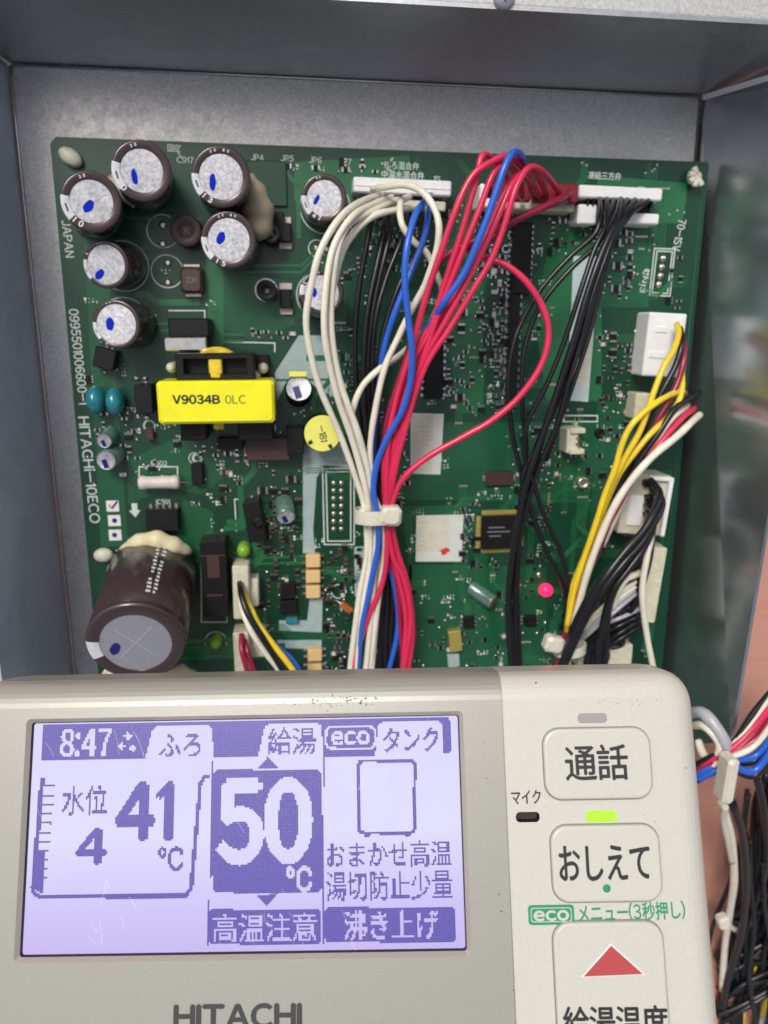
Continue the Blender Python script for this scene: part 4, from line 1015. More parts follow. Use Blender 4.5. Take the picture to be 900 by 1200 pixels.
for (x, y) in ((758, 566), (767, 574), (760, 583), (768, 592), (759, 603)):
    mb = MB(); mb.box((0, 0, 7.6), (3.0, 2.6, 2.6), bev=.5); mb.build('plug_socket', 'black', lo, at(x, y, 14, rnd.uniform(-15, 15)) @ T((0, 0, 7)))
lq = empty('flat_wire_loom', B(756, 680, 12), 'four pale wires side by side crossing beneath the black wires at lower right', 'wire harness')
for i, m_ in enumerate(('w_white', 'w_white', 'w_grey', 'w_grey')):
    k = i * 5
    wire(lq, [(754, 672 + k, 12), (744, 682 + k, 18), (728, 694 + k, 21), (706, 712 + k, 21), (690, 728 + k * .9, 18), (678, 744 + k * .6, 14), (672, 765, 12)], m_, .85)
for i in range(6):
    y = 700 + i * 7
    wire(lq, [(756, y - 6, 10), (744, y + 2, 15), (728, y + 8 + i, 17), (712, y + 14 + i * 2, 15), (708 + i, y + 34, 12), (704, y + 60, 10)], 'w_black' if i != 2 else 'w_grey', .8)
wire(lq, [(757, 665, 12), (748, 672, 20), (735, 678, 24), (724, 694, 24), (718, 712, 21)], 'w_white', 1.3)
ls = empty('single_white_wire', B(765, 622, 14), 'single cream wire dropping straight down the right board edge', 'wire')
wire(ls, [(766, 612, 15), (763, 628, 21), (757, 652, 24), (753, 684, 24), (754, 715, 23), (759, 745, 22), (766, 780, 21), (769, 805, 20)], 'w_white', 1.15)

# bottom left looms
l4 = empty('four_wire_loom', B(281, 686, 10), 'black, white, yellow and blue wires leaving the small cream header', 'wire harness')
wire(l4, [(281, 683, 11), (284, 700, 18), (293, 722, 21), (308, 748, 22), (326, 777, 21), (340, 800, 20)], 'w_black', 1.1)
wire(l4, [(281, 698, 11), (285, 716, 18), (294, 738, 21), (308, 762, 21), (326, 786, 20), (336, 802, 19)], 'w_white', 1.1)
wire(l4, [(284, 692, 11), (294, 712, 16), (304, 732, 19), (322, 758, 21), (342, 785, 21), (352, 802, 20)], 'w_yellow', 1.1)
wire(l4, [(286, 700, 10), (300, 728, 15), (318, 752, 17), (342, 774, 18), (356, 795, 18)], 'w_blue', .9)
l2 = empty('short_red_loom', B(284, 742, 9), 'two short crimson wires leaving the lower small cream header', 'wire harness')
wire(l2, [(283, 743, 9), (284, 760, 13), (289, 780, 14), (292, 803, 14)], 'w_dred', 1.0); wire(l2, [(286, 750, 9), (291, 765, 12), (298, 785, 13), (300, 803, 13)], 'w_dred', 1.0)

# cable ties
tie = empty('cable_tie', B(446, 604, 24), 'white cable tie with a blocky head cinched round the central wires', 'cable tie', 'cable ties on the wire looms')
mb = MB(); c = B(441, 604, 22); ring_pts = []
for i in range(25):
    a = 2 * math.pi * i / 24
    ring_pts.append((c.x + 6.6 * math.cos(a) - .6, c.y + .3 * math.sin(a), c.z - .5 + 6.2 * math.sin(a)))
def strap(mb, pts, wdt, th):
    b = len(mb.v); P_ = [Vector(p) for p in pts]
    for k, p in enumerate(P_):
        t = (P_[min(k + 1, len(P_) - 1)] - P_[max(k - 1, 0)]).normalized(); y = Vector(wdt); n = t.cross(y.normalized()).normalized()
        for s1_, s2_ in ((-.5, -.5), (.5, -.5), (.5, .5), (-.5, .5)): mb.v.append(tuple(p + y * s1_ + n * th * s2_))
    for k in range(len(P_) - 1):
        for i in range(4):
            j = (i + 1) % 4; mb.f.append([b + 4 * k + i, b + 4 * k + j, b + 4 * k + 4 + j, b + 4 * k + 4 + i]); mb.m.append(0); mb.s.append(i % 2 == 1)
strap(mb, ring_pts, (.0, 4.6, 0), 1.1); mb.build('strap', 'nylon', tie)
hp = B(458, 604, 27); mb = MB(); mb.box((0, 0, 0), (6.8, 6.4, 5.5), bev=1.1); mb.build('tie_head', 'nylon', tie, T(hp) @ Matrix.Rotation(-.08, 4, 'Z'))
hp2 = B(427, 602, 24); mb = MB(); mb.box((0, 0, 0), (3.6, 4.6, 4.5), bev=.9); mb.build('tie_tail', 'nylon', tie, T(hp2))
tie2 = empty('cable_tie', B(660, 757, 20), 'small white cable tie at the lower right just above the controller', 'cable tie', 'cable ties on the wire looms')
mb = MB(); mb.box((0, 0, 0), (7.2, 6.0, 4.5), bev=1.1); mb.build('tie_head', 'nylon', tie2, T(B(649, 755, 24)) @ Matrix.Rotation(-.3, 4, 'Z'))
mb = MB(); c = B(668, 760, 20); strap(mb, [(c.x + 5.4 * math.cos(a), c.y + .6 * math.cos(a), c.z + 4.6 * math.sin(a)) for a in [2 * math.pi * i / 24 for i in range(25)]], (0, 3.4, 0), 1.0); mb.build('strap', 'nylon', tie2)

# ------------------------------------------------------------------ loom outside the box, lower right
lx = empty('outer_wire_loom', B(860, 880, 30), 'thick loom of red, white, blue and black wires crossing the right box edge', 'wire harness')
OUT = [('w_black', 0, 1.1, 800, 836), ('w_white', 3, 1.1, 806, 846), ('w_red', 6, 1.2, 815, 853), ('w_dred', 10, 1.2, 822, 860), ('w_red', 13, 1.3, 830, 868), ('w_white', 17, 1.1, 838, 876),
       ('w_blue', 21, 1.3, 848, 886), ('w_black', 25, 1.2, 852, 892), ('w_blue', 29, 1.4, 862, 902), ('w_black', 33, 1.2, 868, 908)]
for (m_, dy, r, ye, ym) in OUT:
    z = 46 + (dy * 7 % 5) - dy * .15
    wire(lx, [(760, 925 + dy * .5, 30), (800, 905 + dy * .6, 36), (830, 888 + dy * .6, 44), (856, 874 + dy * .8, z), (885, ym - 4 + dy * .15, z), (915, ye + dy * .1, z + 1), (960, ye - 26, z)], m_, r)
ltw = MB(); p0 = [(812, 850, 34), (826, 852, 42), (843, 872, 46), (836, 892, 44), (824, 882, 38), (818, 868, 34)]
wire(lx, p0, 'w_white', 1.5); wire(lx, [(806, 836, 30), (824, 836, 40), (846, 862, 46), (852, 880, 46)], 'w_grey', 2.2)
tie3 = empty('cable_tie', B(850, 910, 46), 'tall white cable tie standing upright around the outer wires at right', 'cable tie', 'cable ties on the wire looms')
mb = MB(); mb.box((0, 0, 0), (4.2, 17, 6.5), bev=1.0); mb.build('tie_head', 'nylon', tie3, T(B(852, 912, 52)) @ Matrix.Rotation(-.05, 4, 'Z'))
mb = MB(); mb.tube(spline([B(850, 945, 50), B(848, 960, 46), B(853, 985, 42), B(858, 1010, 36)]), 1.2, 8); mb.build('tie_tail', 'nylon', tie3)
ly = empty('hanging_wire_loom', B(862, 1000, 10), 'tangle of black and pale wires lying on the pink bench below the tie', 'wire harness')
for (m_, r, p) in (('w_white', 1.5, [(846, 940, 40), (856, 980, 34), (860, 1030, 24), (856, 1070, 12), (850, 1110, 0), (846, 1160, -8)]),
                   ('w_black', 1.6, [(858, 940, 38), (870, 980, 30), (874, 1040, 18), (866, 1100, 6), (852, 1150, -4), (846, 1195, -10)]),
                   ('w_black', 1.5, [(885, 905, 30), (896, 950, 24), (898, 1010, 14), (884, 1060, 4), (866, 1110, -4), (850, 1160, -10)]),
                   ('w_black', 1.5, [(896, 980, 6), (884, 1040, 0), (872, 1090, -6), (862, 1120, -10), (850, 1160, -11)]),
                   ('w_black', 1.3, [(915, 1020, 0), (896, 1070, -6), (880, 1120, -9), (856, 1160, -11), (830, 1190, -12)]),
                   ('w_black', 1.2, [(846, 1072, 6), (862, 1080, 4), (885, 1070, 2), (910, 1062, 0)]),
                   ('w_black', 1.4, [(842, 1158, -11), (865, 1166, -11), (890, 1160, -11), (920, 1140, -11)]),
                   ('w_yellow', 1.0, [(905, 1095, -10), (886, 1130, -11), (874, 1170, -12), (868, 1215, -12)]),
                   ('w_black', 1.5, [(910, 1110, -8), (893, 1150, -10), (884, 1215, -12)]),
                   ('w_white', 1.2, [(846, 1075, 8), (866, 1090, 2), (884, 1064, -2), (915, 1040, -6)]),
                   ('w_grey', 1.4, [(915, 1150, -10), (900, 1180, -11), (880, 1225, -12)]),
                   ('w_black', 1.6, [(920, 930, 18), (905, 985, 8), (902, 1050, -2), (888, 1100, -8), (876, 1150, -11), (860, 1215, -12)])):
    wire(ly, p, m_, r)
r5 = random.Random(5)
for i in range(26):
    x = r5.uniform(868, 925); y = r5.uniform(900, 1010); pts = []
    z = r5.uniform(0, 16); dx = r5.uniform(-12, 4)
    for k in range(6):
        pts.append((x, y, max(-12.5, z))); x += dx + r5.uniform(-9, 9); y += r5.uniform(40, 62); z -= 5; dx *= .9
    wire(ly, pts, r5.choice(('w_black',) * 10 + ('w_yellow',)), r5.uniform(1.0, 1.6), 8)
for i in range(9):
    y = r5.uniform(1060, 1190); wire(ly, [(838 + r5.uniform(0, 12), y + 20, -8), (870, y + r5.uniform(-12, 12), -6), (915, y + r5.uniform(-30, 5), -6)], 'w_black', 1.3, 8)
tie4 = empty('cable_tie', B(848, 1080, 8), 'small white cable tie low on the pale wire beside the controller', 'cable tie', 'cable ties on the wire looms')
mb = MB(); mb.box((0, 0, 0), (5, 6, 4), bev=.9); mb.build('tie_head', 'nylon', tie4, T(B(848, 1080, 12)) @ Matrix.Rotation(.3, 4, 'Z'))

# ------------------------------------------------------------------ the remote controller held in front
RD = 150.0
xr = Vector((1, -.022, -.0125)); up = Vector((-110, -5500, 902)).normalized()
xr = (xr - up * xr.dot(up)).normalized(); nr = xr.cross(up)            # camera axes
if nr.z > 0: nr = -nr
rx, ry, rn = cam2board(xr), cam2board(up), cam2board(nr)
ro = CAM + cam2board(Vector(((450 - 450) / FPX, (980 - 600) / FPX, 1)) * RD)
RW = Matrix(((rx.x, ry.x, rn.x, ro.x * MM), (rx.y, ry.y, rn.y, ro.y * MM), (rx.z, ry.z, rn.z, ro.z * MM), (0, 0, 0, 1)))
def R(px, py, h=0.0):
    d = ray(px, py); o_ = ro + rn * h; t = (o_ - CAM).dot(rn) / d.dot(rn); p = CAM + d * t - ro
    return Vector((p.dot(rx), p.dot(ry)))
def rk(px, py):
    return (R(px + 1, py) - R(px, py)).length
BODY_C = mat('cream body plastic', (0.54, 0.53, 0.475), 0.33, var=0.035, vscale=1500, bump=0.12, bscale=2200, coat=0.12)
M['r_cream'] = BODY_C
M['r_silver'] = mat('champagne metallic plastic', (0.345, 0.34, 0.305), 0.38, 0.25, var=0.06, vscale=3200, bump=0.05, bscale=3000, coat=0.1)
M['r_bevel'] = mat('window bevel', (0.42, 0.38, 0.33), 0.3, 0.2)
M['r_gap'] = mat('grey groove', (0.20, 0.19, 0.16), 0.6)
M['r_text'] = mat('printed black legend', (0.018, 0.018, 0.02), 0.45)
M['r_green'] = mat('printed green legend', (0.012, 0.26, 0.10), 0.45)
M['r_red'] = mat('printed red arrow', (0.42, 0.055, 0.06), 0.5)
M['r_lamp_off'] = mat('unlit lamp lens', (0.30, 0.29, 0.29), 0.35)
M['r_lamp_on'] = mat('lit green lamp', (0.25, 0.5, 0.02), 0.4, emit=rgb(150, 232, 28), estr=.66)
M['r_brand'] = mat('printed brand name', (0.05, 0.05, 0.05), 0.3)
M['dirt'] = mat('dark dirt', (0.10, 0.075, 0.045), 0.8)
M['lcd_dark'] = mat('switched on lcd dots', (0.02, 0.015, 0.08), 0.25, emit=rgb(90, 80, 170), estr=.85)
# backlit lcd ground: uneven backlight
m = mat('backlit lcd', (0.05, 0.05, 0.06), 0.22); M['lcd'] = m
t = m.node_tree; N = t.nodes; L = t.links; p_ = N['Principled BSDF']
tc = N.new('ShaderNodeTexCoord'); sx = N.new('ShaderNodeSeparateXYZ'); L.new(tc.outputs['Object'], sx.inputs[0])
def ramp(inp, stops):
    r = N.new('ShaderNodeValToRGB')
    while len(r.color_ramp.elements) < len(stops): r.color_ramp.elements.new(.5)
    for e, (a, c) in zip(r.color_ramp.elements, stops): e.position = a; e.color = (*c, 1)
    L.new(inp, r.inputs[0]); return r
mr = N.new('ShaderNodeMapRange'); mr.inputs[1].default_value = R(300, 1120).y * MM; mr.inputs[2].default_value = R(300, 840).y * MM
L.new(sx.outputs['Y'], mr.inputs[0])
rr = ramp(mr.outputs[0], [(0, rgb(198, 180, 236)), (.16, rgb(204, 194, 247)), (.5, rgb(229, 227, 252)), (1, rgb(218, 215, 246))])
no = N.new('ShaderNodeTexNoise'); no.inputs['Scale'].default_value = 24; L.new(tc.outputs['Object'], no.inputs[0])
mx = N.new('ShaderNodeMixRGB'); mx.blend_type = 'MIX'; mx.inputs[2].default_value = (*rgb(190, 178, 242), 1)
ml = N.new('ShaderNodeMath'); ml.operation = 'MULTIPLY'; ml.inputs[1].default_value = .45; L.new(no.outputs['Fac'], ml.inputs[0]); L.new(ml.outputs[0], mx.inputs[0])
L.new(rr.outputs[0], mx.inputs[1]); L.new(mx.outputs[0], p_.inputs['Emission Color']); p_.inputs['Emission Strength'].default_value = .98

rc = empty('remote_controller', None, 'cream water heater remote controller with a lit violet display, held in front', 'remote controller', wm=RW)
def rpart(mb, name, mats, parent=None, kind=None): return mb.build(name, mats, parent or rc, RW, kind)

FIL = 5.0; TH = 19.0
ytop = R(450, 792, -1.5).y; xright = (R(826, 1000, -2)).x + .4; xleft = R(-60, 980).x; ybot = R(450, 1560).y
seam0, seam1 = R(587, 800).x, R(612, 1190).x
seamx = (seam0 + seam1) / 2 - .6
def outline(inset, n=10, cr=6.5):
    """rounded rectangle, right edge leaning with the taper of the case; counter clockwise from bottom seam"""
    pts = []
    x0, x1, y0, y1 = xleft + inset, xright - inset, ybot + inset, ytop - inset; r = max(cr - inset * .6, 1.0)
    def arc(cx_, cy_, a0, a1):
        for i in range(n + 1):
            a = math.radians(a0 + (a1 - a0) * i / n); pts.append((cx_ + r * math.cos(a), cy_ + r * math.sin(a)))
    pts.append((seamx, y0)); arc(x1 - r, y0 + r, -90, 0); arc(x1 - r, y1 - r, 0, 90); pts.append((seamx, y1)); arc(x0 + r, y1 - r, 90, 180); arc(x0 + r, y0 + r, 180, 270)
    return pts
prof = [(-.8 - .0, -TH), (-.8, -TH + 6), (-.2, -FIL)]
for i in range(1, 9):
    a = math.pi / 2 * i / 8; prof.append((FIL * (1 - math.cos(a)), -FIL + FIL * math.sin(a)))
# profile rings: inset grows over the rounded front edge
rings = [(outline(ins), h) for ins, h in prof]
nn = len(rings[0][0]); iseam = 1 + 11 + 11       # index of the top seam point
def shell(lo, hi, name, m_):
    mb = MB(); idx = [i % nn for i in range(lo, hi + 1)]
    for (o1, h1), (o2, h2) in zip(rings, rings[1:]):
        a = [(*o1[i], h1) for i in idx] + [(*o2[i], h2) for i in idx]; n_ = len(idx)
        mb.add(a, [(i, i + 1, n_ + i + 1, n_ + i) for i in range(n_ - 1)], 0, True)
    return mb, idx
W0, W1 = R(33, 842), R(551, 1124)
# window rectangle in local coordinates (averaged from its four photo corners)
wx0 = (R(31, 843).x + R(16, 1128).x) / 2; wx1 = (R(543, 833).x + R(552, 1122).x) / 2; wy1 = (R(31, 844).y + R(543, 832).y) / 2; wy0 = (R(16, 1130).y + R(552, 1120).y) / 2
def rrect(x0, x1, y0, y1, r, n=6):
    pts = []
    for cx_, cy_, a0 in ((x1 - r, y0 + r, -90), (x1 - r, y1 - r, 0), (x0 + r, y1 - r, 90), (x0 + r, y0 + r, 180)):
        for i in range(n + 1):
            a = math.radians(a0 + 90 * i / n); pts.append((cx_ + r * math.cos(a), cy_ + r * math.sin(a)))
    return pts
def face(mb, outer, holes, h, m_=0):
    loops = [[Vector((*p, 0)) for p in outer]] + [[Vector((*p, 0)) for p in hh] for hh in holes]
    flat = [p for l_ in loops for p in l_]; tr = tessellate_polygon(loops)
    fs = []
    for t_ in tr:
        a, b, c = (flat[i] for i in t_)
        fs.append(tuple(t_) if (b - a).to_2d().cross((c - a).to_2d()) > 0 else tuple(t_[::-1]))
    mb.add([(p.x, p.y, h) for p in flat], fs, m_)
win = rrect(wx0, wx1, wy0, wy1, .9)
mb, idx = shell(iseam, nn, 'a', 0); ins = [rings[-1][0][i] for i in idx]
face(mb, ins, [win], 0); rpart(mb, 'display_panel', 'r_silver')
mb, idx = shell(0, iseam, 'a', 0); ins = [rings[-1][0][i] for i in idx]
micc = R(618.5, 957.5); kx = rk(618, 957); mich = rrect(micc.x - 14 * kx, micc.x + 14 * kx, micc.y - 5.8 * kx, micc.y + 5.8 * kx, 5.0 * kx, 5)
face(mb, ins, [mich], 0); rpart(mb, 'button_panel', 'r_cream')
mb = MB(); o_ = rings[0][0]; mb.add([(*p, -TH) for p in o_], [tuple(range(nn - 1, -1, -1))]); rpart(mb, 'back_cover', 'r_cream')
mb = MB(); seg = [(seamx, rings[k][0][iseam][1], rings[k][1] + .02) for k in range(2, len(rings))] + [(seamx, wy0 - 40, .02)]
mb.tube([(p[0], p[1] + .02, p[2] - .05) for p in seg], .11, 6); rpart(mb, 'panel_seam', 'r_silver')

# window bevel and display
win2 = rrect(wx0 + .75, wx1 - .75, wy0 + .75, wy1 - .75, .6); win3 = rrect(wx0 + 1.0, wx1 - 1.0, wy0 + 1.0, wy1 - 1.0, .5)
mb = MB(); nw = len(win)
mb.add([(*p, 0) for p in win] + [(*p, -.8) for p in win2], [(i, (i + 1) % nw, nw + (i + 1) % nw, nw + i)[::-1] for i in range(nw)], 0)
bz = rpart(mb, 'window_bevel', 'r_bevel')
mb = MB(); mb.add([(*p, -.8) for p in win2] + [(*p, -1.4) for p in win3], [(i, (i + 1) % nw, nw + (i + 1) % nw, nw + i)[::-1] for i in range(nw)], 0); rpart(mb, 'window_gasket', 'ink', bz)
LZ = -1.4
mb = MB(); mb.add([(wx0 + .6, wy0 + .6, LZ), (wx1 - .6, wy0 + .6, LZ), (wx1 - .6, wy1 - .6, LZ), (wx0 + .6, wy1 - .6, LZ)], [(0, 1, 2, 3)])
lcd = rpart(mb, 'display', 'lcd')

# ---- the display picture is made of real dots on a grid
PITCH = (wx1 - wx0 - 2.2) / 256.0
gx0, gy0 = wx0 + 1.1, wy0 + 1.1
GW, GH = 256, int((wy1 - wy0 - 2.2) / PITCH)
grid = np.zeros((GH, GW), bool); own = np.zeros((GH, GW), int)
xs = gx0 + (np.arange(GW) + .5) * PITCH; ys = gy0 + (np.arange(GH) + .5) * PITCH
XX, YY = np.meshgrid(xs, ys)
def C7(cx_, cy_):     # point read in the enlarged crop of the display
    q = R(cx_ / 1.607, 780 + cy_ / 1.607, LZ); return q.x, q.y
def put(maskarr, val, o_):
    grid[maskarr] = val; own[maskarr] = o_
def quad(pts, val, o_):
    P_ = [C7(*p) for p in pts]; msk = np.zeros_like(grid); n_ = len(P_); inside = np.zeros_like(grid)
    for i in range(n_):
        (x1, y1), (x2, y2) = P_[i], P_[(i + 1) % n_]
        c_ = ((y1 > YY) != (y2 > YY)) & (XX < (x2 - x1) * (YY - y1) / ((y2 - y1) or 1e-9) + x1); inside ^= c_
    put(inside, val, o_)
def qrect(x0, y0, x1, y1, val, o_, r=0):
    if r == 0: return quad([(x0, y0), (x1, y0), (x1, y1), (x0, y1)], val, o_)
    pts = []
    for cx_, cy_, a0 in ((x1 - r, y0 + r, -90), (x1 - r, y1 - r, 0), (x0 + r, y1 - r, 90), (x0 + r, y0 + r, 180)):
        for i in range(5):
            a = math.radians(a0 + 90 * i / 4); pts.append((cx_ + r * math.cos(a), cy_ + r * math.sin(a)))
    quad(pts, val, o_)
def qtext(s, x0, y0, x1, y1, val, o_, bold=.02):
    v, tr = glyphs(s); dd = bold * 14
    a, b = C7((x0 + x1) / 2, (y0 + y1) / 2); kk = rk((x0 + x1) / 3.2, 980) / 1.607
    w, h = (x1 - x0 - 2 * dd) * kk, (y1 - y0 - 2 * dd) * kk; dd *= kk
    msk = np.zeros_like(grid)
    for ox, oy in ([(0, 0)] if not bold else [(-dd, 0), (dd, 0), (0, dd), (0, -dd)]):
      V = np.stack([(v[:, 0] - .5) * w + a + ox, (v[:, 1] - .5) * h + b + oy], 1)
      for t_ in tr:
        (x1_, y1_), (x2_, y2_), (x3_, y3_) = V[t_]
        i0, i1 = int((min(x1_, x2_, x3_) - gx0) / PITCH) - 1, int((max(x1_, x2_, x3_) - gx0) / PITCH) + 2
        j0, j1 = int((min(y1_, y2_, y3_) - gy0) / PITCH) - 1, int((max(y1_, y2_, y3_) - gy0) / PITCH) + 2
        i0, j0 = max(i0, 0), max(j0, 0)
        if i0 >= i1 or j0 >= j1: continue
        X_, Y_ = XX[j0:j1, i0:i1], YY[j0:j1, i0:i1]
        d_ = (y2_ - y3_) * (x1_ - x3_) + (x3_ - x2_) * (y1_ - y3_)
        if abs(d_) < 1e-12: continue
        l1 = ((y2_ - y3_) * (X_ - x3_) + (x3_ - x2_) * (Y_ - y3_)) / d_; l2 = ((y3_ - y1_) * (X_ - x3_) + (x1_ - x3_) * (Y_ - y3_)) / d_
        msk[j0:j1, i0:i1] |= (l1 >= -1e-6) & (l2 >= -1e-6) & (l1 + l2 <= 1 + 1e-6)
    put(msk, val, o_)
def LINE(x0, y0, x1, y1, w, val, o_):
    dx, dy = x1 - x0, y1 - y0; L_ = math.hypot(dx, dy); nx, ny = -dy / L_ * w / 2, dx / L_ * w / 2
    quad([(x0 + nx, y0 + ny), (x1 + nx, y1 + ny), (x1 - nx, y1 - ny), (x0 - nx, y0 - ny)], val, o_)
# header band and tabs
quad([(80, 112), (844, 96), (846, 166), (78, 180)], 1, 1)
quad([(836, 96), (846, 96), (848, 112), (850, 160), (840, 160), (838, 112)], 1, 1)
quad([(272, 182), (286, 122), (294, 114), (392, 112), (400, 120), (402, 182)], 0, 2)
quad([(484, 178), (498, 117), (506, 109), (598, 108), (606, 114), (608, 178)], 0, 2)
quad([(608, 104), (704, 102), (706, 170), (608, 172)], 1, 1)
qrect(612, 113, 708, 158, 0, 3, 12); qrect(616, 117, 704, 154, 1, 3, 9)
quad([(706, 170), (712, 114), (720, 106), (826, 104), (834, 112), (836, 170)], 0, 2)
qtext('8:47', 112, 118, 212, 172, 0, 4, 0.1)
for (x, y, s_) in ((241, 133, 12), (229, 152, 9), (250, 156, 9)):
    quad([(x, y - s_), (x + 3, y - 3), (x + s_, y), (x + 3, y + 3), (x, y + s_), (x - 3, y + 3), (x - s_, y), (x - 3, y - 3)], 0, 4)
qtext('ふろ', 298, 128, 380, 172, 1, 5, 0.06); qtext('給湯', 503, 116, 596, 168, 1, 6, 0.04)
qtext('eco', 622, 122, 698, 150, 0, 3, 0.1); qtext('タンク', 720, 116, 828, 162, 1, 7, 0.06)
# dividers
LINE(401, 180, 392, 528, 2.8, 1, 8); LINE(609, 165, 609, 525, 2.8, 1, 21)
# bath outline
LINE(80, 210, 62, 420, 9, 1, 9); quad([(66, 350), (84, 350), (82, 430), (60, 420)], 1, 9)
for i in range(11): LINE(82 - i * 1.6, 227 + i * 17.4, (104 if i % 1 == 0 else 98) - i * 1.6, 227 + i * 17.4, 3.6, 1, 9)
quad([(60, 400), (66, 424), (76, 432), (348, 429), (356, 418), (374, 220), (382, 208), (396, 204), (396, 210), (386, 214), (381, 222), (364, 420), (352, 437), (76, 440), (62, 432), (58, 420)], 1, 9)
qtext('水位', 116, 226, 203, 280, 1, 10, 0.04)
qtext('4', 143, 306, 202, 374, 1, 11, 0.24); qtext('41', 216, 220, 330, 328, 1, 12, 0.34); qtext('℃', 297, 342, 346, 386, 1, 13, .08)
# centre panel
quad([(484, 194), (504, 172), (524, 193)], 1, 14); qrect(400, 196, 606, 428, 1, 14, 13)
qtext('50', 406, 212, 590, 372, 0, 15, 0.5); qtext('℃', 538, 378, 588, 426, 0, 15, .12)
quad([(480, 431), (522, 430), (502, 454)], 1, 14)
qrect(393, 459, 605, 525, 1, 16, 8); qtext('高温注意', 402, 468, 595, 518, 0, 16, 0.03)
# tank
qrect(672, 176, 784, 318, 1, 17, 12); qrect(678, 182, 778, 312, 0, 17, 8); quad([(684, 316), (698, 316), (696, 324), (686, 324)], 1, 17); quad([(760, 316), (774, 316), (772, 323), (762, 323)], 1, 17)
qtext('おまかせ高温', 614, 332, 850, 378, 1, 18, 0.03); qtext('湯切防止少量', 614, 388, 852, 440, 1, 19, 0.03)
qrect(612, 455, 858, 521, 1, 20, 8); qtext('沸き上げ', 648, 462, 826, 514, 0, 20, 0.06)
NAMES = {1: 'header_bar', 8: 'divider_line', 21: 'divider_line', 9: 'bath_outline', 14: 'temperature_panel', 16: 'caution_bar', 17: 'tank_outline', 20: 'heating_bar'}
for oid in sorted(set(own[grid])):
    js, is_ = np.where(grid & (own == oid)); mb = MB(); g = PITCH * .5
    for j, i in zip(js, is_):
        # dots touch; a lit neighbour grid line is left as a hair gap
        x, y = xs[i], ys[j]; e = g * .96
        mb.add([(x - e, y - e, LZ + .03), (x + e, y - e, LZ + .03), (x + e, y + e, LZ + .03), (x - e, y + e, LZ + .03)], [(0, 1, 2, 3)])
    rpart(mb, NAMES.get(oid, 'display_text'), 'lcd_dark', lcd)

mb = MB(); r4 = random.Random(21)
M['hairline'] = mat('pale scratch in the cover', (0.75, 0.75, 0.85), 0.6, emit=rgb(200, 196, 235), estr=.15)
for i in range(34):
    x, y = (r4.uniform(40, 540), r4.uniform(845, 1115)) if i < 14 else (r4.gauss(260, 90), r4.gauss(1085, 22))
    if not (40 < x < 538 and 842 < y < 1112): continue
    a = r4.gauss(1.1, .35); L_ = r4.uniform(4, 34); pts = [R(x + math.cos(a + k * .05) * L_ * k / 3, min(1113, y + math.sin(a + k * .05) * L_ * k / 3), LZ + .1) for k in range(4)]
    wd = r4.uniform(.010, .030)
    for p, q in zip(pts, pts[1:]):
        d_ = (q - p).normalized(); n_ = Vector((-d_.y, d_.x)) * wd
        mb.add([(p.x - n_.x, p.y - n_.y, LZ + .1), (q.x - n_.x, q.y - n_.y, LZ + .1), (q.x + n_.x, q.y + n_.y, LZ + .1), (p.x + n_.x, p.y + n_.y, LZ + .1)], [(0, 1, 2, 3)])
rpart(mb, 'hairline_scratches', 'hairline', lcd, kind='stuff')

# ---- brand, buttons, lamps
def rtext(s, x0, y0, x1, y1, m_, bold=0, parent=None, h=.03, name='printed_legend', rot=0.0):
    c = R((x0 + x1) / 2, (y0 + y1) / 2, h); k = rk((x0 + x1) / 2, (y0 + y1) / 2)
    mb = MB(); flat_text(mb, s, c, (x1 - x0) * k, (y1 - y0) * k, rot, h, 0, bold); return rpart(mb, name, m_, parent)
rtext('HITACHI', 203, 1177, 354, 1205, 'r_brand', .05)
def button(px0, py0, px1, py1, rpx, name='button', h=.9, lean=0.0):
    """lean: sideways shift of the lower edge in photo pixels, already in the outline"""
    k = rk((px0 + px1) / 2, (py0 + py1) / 2); c = R((px0 + px1) / 2, (py0 + py1) / 2)
    w, l = (px1 - px0) * k, (py1 - py0) * k; r = rpx * k
    mb = MB(); g1 = rrect(c.x - w / 2 - .22, c.x + w / 2 + .22, c.y - l / 2 - .30, c.y + l / 2 + .22, r + .25); face(mb, g1, [], .012)
    b = None
    rg = []
    for ins, hh in ((0, .0), (0, h * .4), (.08, h * .75), (.25, h * .94), (.5, h)):
        rg.append([(*p, hh) for p in rrect(c.x - w / 2 + ins, c.x + w / 2 - ins, c.y - l / 2 + ins, c.y + l / 2 - ins, max(r - ins, .3))])
    m2 = MB(); n_ = len(rg[0])
    for a, b_ in zip(rg, rg[1:]): m2.add(a + b_, [(i, (i + 1) % n_, n_ + (i + 1) % n_, n_ + i) for i in range(n_)], 0, True)
    m2.add(rg[-1], [tuple(range(n_))])
    b = rpart(m2, name, 'r_cream'); rpart(mb, 'groove', 'r_gap', b)
    return b, h
b1, h1 = button(637, 854, 762, 934, 19)
rtext('通話', 662, 873, 736, 914, 'r_text', .016, b1, h1 + .02, rot=.01)
b2, h2 = button(646, 968, 773, 1053, 19)
rtext('おしえて', 655, 991, 762, 1031, 'r_text', .018, b2, h2 + .02, rot=.01)
c = R(711, 1041, h2); k = rk(711, 1041); mb = MB(); mb.lathe([(4.6 * k, h2), (4.4 * k, h2 + .12), (3 * k, h2 + .2)], 24, 0, org=(c.x, c.y, 0)); rpart(mb, 'green_dot', 'r_green', b2)
b3, h3 = button(653, 1087, 784, 1330, 21)
mb = MB(); tri = [R(684, 1144, h3), R(753, 1141, h3), R(716, 1108, h3)]
ctr = sum((Vector((*q, 0)) for q in tri), Vector()) / 3
tro = [((q.x - ctr.x) * 1.10 + ctr.x, (q.y - ctr.y) * 1.12 + ctr.y + .05) for q in tri]
mb.poly(tro, h3, h3 + .10); rpart(mb, 'arrow_rim', 'sleeve_text', b3)
